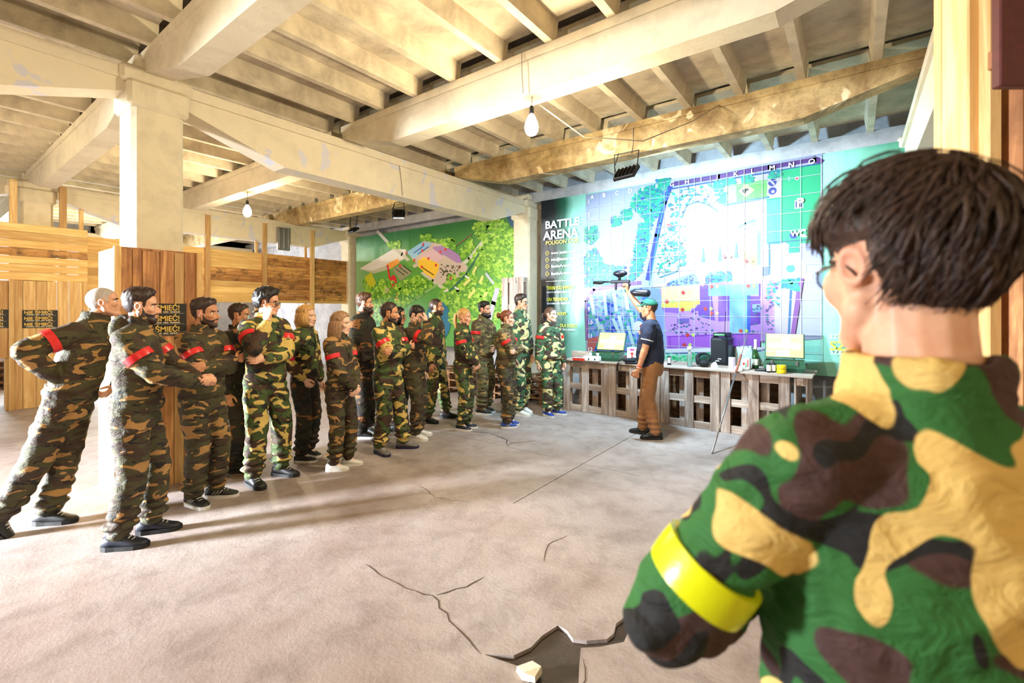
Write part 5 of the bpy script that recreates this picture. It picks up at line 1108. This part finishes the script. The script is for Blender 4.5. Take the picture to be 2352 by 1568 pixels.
        MHm, HOv = p['M_H'], p['HO']
        def HP(x, y, z): return HOv + MHm @ Vector((x, y, z)) * hs
        for sx in (-1, 1):
            e = MB().ell(HP(sx * .0315, .0635, .0005), (.0118, .0118, .0105), None, 12, 9).build('eye', M_EYE, root, True)
            MB().ell(HP(sx * .0315, .0724, .0008), (.0064, .0036, .0060), MHm, 10, 7).build('iris', M_IRIS, e, True)
        lh = o['long_hair']
        if lh:
            kind, col = lh; mb = MB(); r_ = random.Random(idx)
            if kind == 'loose':
                for q in range(46):
                    a = 1.15 + (2 * PI - 2.3) * q / 45 + r_.uniform(-.05, .05); sx, sy = math.sin(a), math.cos(a); z1 = -.19 + .02 * r_.random()
                    mb.tube([HP(sx * .072, sy * .088 - .012, .055), HP(sx * .092, sy * .108 - .016, .0), HP(sx * .094, sy * .112 - .022, -.07), HP(sx * .090, sy * .110 - .03, -.13), HP(sx * .082, sy * .098 - .03, z1)], [.010, .016, .016, .015, .005], 6)
            elif kind == 'bob':
                for q in range(46):
                    a = .95 + (2 * PI - 1.9) * q / 45 + r_.uniform(-.05, .05); sx, sy = math.sin(a), math.cos(a)
                    mb.tube([HP(sx * .072, sy * .088 - .012, .06), HP(sx * .096, sy * .108 - .012, .0), HP(sx * .098, sy * .112 - .016, -.06), HP(sx * .086, sy * .10 - .02, -.12)], [.010, .018, .018, .006], 6)
            elif kind == 'pony':
                for q in range(16):
                    u = r_.uniform(-.012, .012); w = r_.uniform(-.012, .012)
                    mb.tube([HP(u, -.10 + w, .05), HP(u * 1.5, -.15 + w, .03), HP(u * 2 - .01, -.16 + w, -.06), HP(u * 2 - .02, -.14 + w, -.15), HP(u - .02, -.12, -.21)], [.012, .013, .012, .010, .003], 6)
            elif kind == 'bun':
                for q in range(20):
                    a = q * .9; mb.tube([HP(.026 * math.cos(a), -.115 - .01 * math.sin(a), .055 + .026 * math.sin(a)), HP(.034 * math.cos(a + .6), -.14, .055 + .034 * math.sin(a + .6)), HP(.022 * math.cos(a + 1.3), -.155, .055 + .022 * math.sin(a + 1.3))], [.012, .016, .010], 6)
                mb.ell(HP(0, -.13, .055), (.036, .034, .036), MHm)
            mb.build('hair_length', HAIR[col], root, True)
        # spectacles
        if o['glasses']:
            gmat = M_FRAME; G_ = thing_part('spectacles', root)
            for sx in (-1, 1):
                MB().torus(HP(sx * .033, .0985, -.004), .023, .0017, MHm @ Matrix.Rotation(PI / 2, 3, 'X'), 24, 6, 1.05, .92).build('rim', gmat, G_)
                MB().lathe([(.0222, -.0006), (.0222, .0006)], HP(sx * .033, .0985, -.004), 24, MHm @ Matrix.Rotation(PI / 2, 3, 'X')).build('lens', M_LENS, G_)
                MB().tube([HP(sx * .057, .096, .002), HP(sx * .078, .07, .003), HP(sx * .084, .0, .008), HP(sx * .083, -.022, -.012)], .0019, 6).build('temple_arm', gmat, G_)
            MB().tube([HP(-.011, .0995, .0), HP(0, .104, .004), HP(.011, .0995, .0)], .0017, 6).build('bridge', gmat, G_)
        if o['cap']:
            C_ = thing_part('cap', root); M_CAP = plain('green_cap_cloth', (16, 92, 74), .8, var=.1, bump=.2)
            mb = MB(); rings = []
            for t in np.linspace(0, 1, 9):
                a = t * PI / 2; rings.append((HP(0, -.008, .038 + .090 * math.sin(a)), MHm @ Vector((.087 * math.cos(a) + .001, 0, 0)), MHm @ Vector((0, .108 * math.cos(a) + .001, 0))))
            mb.loft(rings, 24); mb.build('crown', M_CAP, C_, True)
            vs = []; nn = 15
            for zz in (0, -.005):
                for i in range(nn):
                    a = -1.15 + 2.3 * i / (nn - 1); vs.append(HP(.086 * math.sin(a), .02 + .075 * math.cos(a), .046 + zz)); 
                for i in range(nn):
                    a = -1.15 + 2.3 * i / (nn - 1); vs.append(HP(.085 * math.sin(a) * (1 - .1 * math.cos(a)), .02 + .075 * math.cos(a) + .085 * math.cos(a) ** .7 if math.cos(a) > 0 else .02, .034 + zz - .014 * (1 - math.cos(a)) + .006 * math.cos(a)))
            b = 2 * nn; fs = []
            for i in range(nn - 1): fs += [(i, i + 1, nn + i + 1, nn + i), (b + i, b + nn + i, b + nn + i + 1, b + i + 1), (nn + i, nn + i + 1, b + nn + i + 1, b + nn + i)]
            MB().add(vs, fs).build('visor', M_CAP, C_, True); MB().ell(HP(0, -.008, .129), (.008, .008, .005)).build('button', M_CAP, C_, True)
            sg = thing_part('sunglasses', root)
            for sx in (-1, 1): MB().ell(HP(sx * .042, .082, .075), (.030, .010, .017), MHm @ Matrix.Rotation(.5, 3, 'X'), 14, 8).build('lens', M_BLACKM, sg, True); MB().tube([HP(sx * .072, .066, .075), HP(sx * .094, .02, .058), HP(sx * .096, -.03, .035)], .004, 6).build('temple_arm', M_BLACKM, sg)
        # armbands
        if not o['civil']:
            for sd, on, a in zip((-1, 1), o['bands'], o['arms']):
                if on:
                    A, E, Wt = p['J'][sd]; f = a['band']; ring_band(root, A, E, f - .085, f + .085, .0855 * s * o['baggy'] * (.93 if o['female'] else 1), o['band_mat'] or M_BAND)
        else:
            A, E, Wt = p['J'][-1]; d_ = (Wt - E).normalized(); ring_band(root, E, Wt, .86, .90, .036 * s, M_BAND, 'bracelet'); ring_band(root, E, Wt, .905, .935, .0355 * s, SOLE['white'], 'bracelet')
            ring_band(root, A, E, .595, .635, .0765 * s, SOLE['white'], 'sleeve_stripe')
        if o['inner']:
            nb, yx, xx, spn = p['nb'], p['yax'], p['xax'], p['spine']
            MB().add([nb + yx * .078 * s + spn * .02 - xx * .05 * s, nb + yx * .078 * s + spn * .02 + xx * .05 * s, nb + yx * .13 * s - spn * .10 + xx * .03 * s, nb + yx * .155 * s - spn * .22, nb + yx * .13 * s - spn * .10 - xx * .03 * s], [(0, 1, 2, 3, 4)]).build('undershirt', o['inner'], root)
        # shoes
        for sd, ft in zip((-1, 1), (0, 1)):
            an, Rf = p['ank'][sd]; up, so, la, stp = shoe_parts(*o['shoes'][:2]); sh_ = link('shoe', up, root); M4 = Matrix.Translation(an - Rf @ Vector((0, 0, .095 * s))) @ Rf.to_4x4() @ Matrix.Scale(s * (.92 if o['female'] else 1.02), 4)
            sh_.matrix_local = M4; link('sole', so, sh_); link('laces', la, sh_)
            if len(o['shoes']) > 2: link('stripes', stp, sh_)
            if o['socks']: MB().tube([an + Vector((0, 0, -.01)), an + Vector((0, 0, .07))], .042 * s, 12).build('sock', o['socks'], root, True)
    for t in TEMP:
        m_ = t.data; bpy.data.objects.remove(t, do_unlink=True); bpy.data.meshes.remove(m_)
def thing_part(name, root):
    e = bpy.data.objects.new(name, None); COL.objects.link(e); e.parent = root; e.empty_display_size = .05; return e
# ------------------------------------------------------------------ the cast, left to right
person('bald man with hands on hips, leaning forward at the far left of the group', (-4.80, .80), 22, 1.84, (armv(-1, (-.10, .17, .98), (-.45, 1, .1), (.6, -.5, -.5), (.3, -.9, 0), .5), armv(1, (.17, -.13, 1.10), (.7, -1, .35), (-.3, .5, -.7), (-.8, .3, 0), .5)),
       head=(-6, 10, 0), suit='olive', skin='fair', hair=('stubble', 'grey'), shoes=('black', 'black'), feet=((-.06, -.12, 20), (.05, -.33, 5, .06, -50)), lean=(0, .13), twist=10, girth=1.06, stubble=.05, bands=(True, True), high_collar=.02)
person('bearded man in camouflage with a hood and hands clasped forward, second from the left', (-4.06, 1.02), 34, 1.80, (armv(-1, (-.05, .35, 1.10), (-1, -.4, -.4), (.5, .8, .15), (.5, -.3, -.8), .75), armv(1, (.03, .37, 1.09), (1, -.5, -.5), (-.3, .9, .25), (-.6, -.3, -.7), .8)),
       head=(-14, 0, 0), suit='olive', hair=('fade', 'brown'), beard=('brown', .006), shoes=('navy', 'black'), feet=((-.10, .06, -4), (.10, -.06, 6)), hood=True, high_collar=.03, girth=1.04, recede=.002, voxel=.0055)
person('man with folded arms and a dark quiff beside the near plank box', (-4.45, 1.57), 66, 1.74, crossed(.02), head=(-22, 2, 0), suit='olive', skin='tan', hair=('fade', 'brown'), beard=('brown', .0035), shoes=('black', 'white', 'stripes'), feet=((-.09, .06, -24), (.10, .02, 10)), socks=SOLE['white'], inner=None, stubble=.2)
person('dark-haired man half hidden behind the man with folded arms', (-5.06, 2.10), 50, 1.71, (hang(-1), hang(1)), head=(-8, 2, 0), suit='dark', skin='tan', hair=('short', 'brown'), shoes=('black', 'black'), stubble=.12)
person('tall black-haired man in spectacles resting his cheek on his hand', (-4.51, 2.12), 82, 1.85, (armv(-1, (.13, .21, 1.13), (-.9, .1, -.6), (1, .1, .1), (0, -1, 0), .45), armv(1, (.085, .165, 1.44), (.8, .1, -1), (-.12, -.15, 1), (-.9, -.3, 0), .18)),
       head=(-42, -3, 0), suit='wood', hair=('mop', 'black'), shoes=('black', 'black'), feet=((-.15, .02, -20), (.14, .04, 4)), glasses=True, hairlow=.0, hood=True, girth=1.02)
person('blonde woman with a bob standing behind the long-haired woman', (-4.82, 2.68), 62, 1.70, (hang(-1), armv(1, (.20, .12, .95), (1, -.7, 0), (-.2, .5, -.8), (-1, 0, 0), .4, band=.93)), head=(-4, 0, 0), suit='wood', suit_bot='dark', skin='pale', hair=('long', 'blond'), long_hair=('bob', 'blond'), female=True, shoes=('black', 'white'), bands=(False, True), band_mat=M_BANDM, inner=M_INNERB)
person('woman with long ash-blonde hair, white trainers and hands clasped low', (-4.24, 2.73), 70, 1.62, clasp(.92, .20), head=(-14, 0, 0), suit='olive', skin='pale', hair=('long', 'ash'), long_hair=('loose', 'ash'), female=True, shoes=('white', 'white'), feet=((-.10, .05, -34), (.09, .0, -26)), inner=M_INNERB, socks=SOLE['white'], hairlow=.02)
person('big man with a full brown beard in dark camouflage', (-5.10, 3.62), 62, 1.87, (hang(-1), hang(1)), head=(-18, 0, 0), suit='dark', skin='fair', hair=('quiff', 'mid'), beard=('brown', .022), shoes=('black', 'white'), girth=1.16, bands=(False, False))
person('man glimpsed behind the big bearded man, only his dark hair showing', (-5.62, 4.02), 60, 1.78, (hang(-1), hang(1)), head=(-10, 0, 0), suit='wood', hair=('short', 'black'), bands=(False, False))
person('man with folded arms, receding dark hair and grey shoes', (-4.31, 3.40), 80, 1.73, crossed(.03), head=(-34, 0, 0), suit='wood', skin='tan', hair=('short', 'brown'), beard=('brown', .003), shoes=('grey', 'navy'), feet=((-.17, .10, -30), (.13, .0, 12)), recede=.012, stubble=.25, girth=1.05)
person('dark-haired woman in spectacles glimpsed between two men', (-5.03, 4.12), 66, 1.68, (hang(-1), hang(1)), head=(-8, 0, 0), suit='dark', skin='tan', hair=('long', 'black'), long_hair=('bob', 'black'), female=True, glasses=True, bands=(False, False))
person('person covering the forehead with one hand, in white trainers', (-4.48, 3.95), 62, 1.70, (hang(-1, .04, .26, .82), armv(1, (.09, .20, 1.53), (.6, .5, -1), (-.35, -.25, 1), (-.2, -1, 0), .2)), head=(8, -22, 0), suit='olive', skin='pale', hair=('short', 'black'), shoes=('white', 'white'), feet=((-.09, .03, -20), (.09, .05, 10)), bands=(False, True))
person('man with a greying beard and high collar in front of the teal disc', (-4.95, 4.75), 64, 1.82, (hang(-1), hang(1)), head=(-12, 3, 0), suit='wood', skin='tan', hair=('crop', 'brown'), beard=('brown', .008), shoes=('black', 'black'), feet=((-.17, .12, -20), (.15, -.05, 10)), high_collar=.03, bands=(False, False), recede=.008)
person('blonde woman with a ponytail holding her hands low', (-4.28, 4.63), 66, 1.67, clasp(.95, .20), head=(8, -4, 0), suit='wood', skin='fair', hair=('pulled', 'blond'), long_hair=('pony', 'blond'), female=True, shoes=('navy', 'white'), feet=((-.07, .04, -20), (.06, .0, 4)), bands=(True, True))
person('black-bearded man in faded camouflage with a hand on his belly', (-4.72, 5.58), 84, 1.78, (armv(-1, (-.05, .21, 1.04), (-1, -.3, -.3), (.9, .2, -.25), (0, -1, 0), .25, .1), hang(1)), head=(-6, 0, 0), suit='olive2', skin='fair', hair=('fade', 'black'), beard=('black', .020), shoes=('black', 'white'), girth=1.08, high_collar=.02, bands=(False, True))
person('red-haired woman with a bun, folded arms and striped blue trainers', (-3.91, 5.11), 74, 1.64, crossed(-.02), head=(-10, 2, 0), suit='olive2', suit_bot='olive', skin='pale', hair=('pulled', 'red'), long_hair=('bun', 'red'), female=True, shoes=('blue', 'white', 'stripes'), feet=((-.13, .02, 4), (.10, .06, -36)), girth=1.10, high_collar=.02)
person('tall man in spectacles with an open jacket over a pale shirt', (-4.20, 5.85), 84, 1.90, (hang(-1), hang(1)), head=(-12, 0, 0), suit='green', skin='fair', hair=('quiff', 'brown'), glasses=True, shoes=('white', 'white'), inner=M_INNER, bands=(False, False), stubble=.06)
person('brown-haired woman in green camouflage and blue shoes beside the table', (-3.78, 6.07), 112, 1.69, (hang(-1, .05, .27, .80), hang(1, .05, .27, .80)), head=(-24, 4, 0), suit='green', skin='pale', hair=('pulled', 'mid'), long_hair=('pony', 'brown'), female=True, shoes=('blue', 'white'), feet=((-.13, .03, -40), (.08, .04, -4)), girth=1.12)
INS = person('instructor in a green cap and navy T-shirt raising a paintball marker', (-2.07, 5.79), -104, 1.80, (armv(-1, (-.25, .14, .845), (-.4, -1, 0), (.1, .35, -1), (1, .2, 0), .8), armv(1, (.20, .36, 1.90), (.6, .2, -.6), (0, .25, .95), (-.6, .75, 0), .95)),
       head=(2, 0, 0), skin='tan', hair=('crop', 'brown'), shoes=('black', 'black'), feet=((-.09, -.05, -18), (.10, .12, 12)), civil=True, cap=True, stubble=.1, girth=1.10, suit_voxel=.012)
FG = person('dark-haired person in bold camouflage with a yellow armband, seen from behind in the foreground', (.078, .834), -37, 1.80, (armv(-1, (-.12, .19, 1.15), (-.95, -.5, -.22), (1, .3, 0), (0, -1, 0), .4, band=.66), armv(1, (-.06, .24, 1.17), (1, -.2, -.3), (-1, .1, 0), (0, -1, 0), .4)),
       head=(0, -2, 0), suit='big', jaw=1.17, skin='fair', hair=('front', 'front'), glasses=True, voxel=.0042, suit_voxel=.0085, bands=(True, False), band_mat=M_BANDY, baggy=.82, name='foreground_person', hairlow=-.006, girth=1.06, collar=.05, neck=.036, drop=.02, neck_r=.065)
FG.name = 'person'
finish_people()
# chest print of the instructor
ip = [p for p in PEOPLE if p['root'] == INS][0]
ts = [c for c in INS.children if c.name.startswith('t_shirt')][0].data
best = min((v for v in ts.vertices if v.co.y > .06), key=lambda v: (v.co.x + .085) ** 2 + (v.co.z - 1.335) ** 2)
def badge(name, size, mat, dz):
    n = best.normal.normalized(); q = n.to_track_quat('Y', 'Z'); o = MB().box((0, 0, 0), size).build(name, mat, INS, loc=best.co + n * .004 + Vector((0, 0, dz))); o.rotation_euler = q.to_euler()
badge('chest_logo', (.062, .006, .024), plain('logo_orange', (226, 120, 60), .6), 0); badge('chest_logo_line', (.05, .006, .009), SOLE['white'], -.02)
# paintball marker in the raised hand
Wr = ip['J'][1][2]; hp = INS.matrix_basis @ (Wr + Vector((0, .02, .085)))
PM = thing('paintball_marker', 'black paintball marker with hopper and air tank held up by the instructor', 'paintball gun', hp, math.radians(104 - 8))
MB().bbox((0, .09, .055), (.035, .27, .045), .01).build('receiver', M_NAVYP, PM)
MB().tube([(0, .2, .058), (0, .33, .058)], .012, 12).build('barrel', M_NAVYP, PM, True); MB().tube([(0, .33, .056), (0, .36, .05), (0, .47, .052)], [.02, .026, .022], 12).build('barrel_cover', M_BLACKF, PM, True)
MB().bbox((0, -.015, -.03), (.032, .045, .13), .012, Matrix.Rotation(.35, 3, 'X')).build('grip', M_BLACKF, PM); MB().bbox((0, .15, -.01), (.028, .032, .10), .01).build('foregrip', M_NAVYP, PM)
MB().torus((0, .045, .0), .024, .004, Matrix.Rotation(PI / 2, 3, 'Y'), 16, 6).build('trigger_guard', M_NAVYP, PM)
MB().tube([(0, .10, .07), (0, .10, .12)], .02, 12).build('feed_neck', M_NAVYP, PM, True); h_ = MB(); h_.ell((0, .09, .165), (.05, .10, .045)); h_.ell((0, .09, .15), (.04, .07, .04)); h_.build('hopper', M_NAVYP, PM, True)
MB().lathe([(.012, 0), (.018, .02), (.03, .04), (.046, .07), (.05, .10), (.05, .24), (.042, .275), (.02, .285)], (0, -.03, -.09), 20, Matrix.Rotation(PI / 2 + .08, 3, 'X')).build('air_tank', M_NAVYP, PM, True)

# lettering becomes plain meshes
_dg = bpy.context.evaluated_depsgraph_get(); _dg.update()
for _o in [o for o in bpy.data.objects if o.type == 'FONT']:
    _me = bpy.data.meshes.new_from_object(_o.evaluated_get(_dg)); _n = _o.name; _par, _mb = _o.parent, _o.matrix_basis.copy(); _mat = _o.data.materials[0]; _cu = _o.data; _want = _o.get('fit')
    bpy.data.objects.remove(_o, do_unlink=True); bpy.data.curves.remove(_cu)
    if not _me.materials: _me.materials.append(_mat)
    _p = link(_n, _me, _par); _p.matrix_basis = _mb
    if _want:
        _xs = [v.co.x for v in _me.vertices]; _p.scale.x = _want / max(1e-4, max(_xs) - min(_xs))
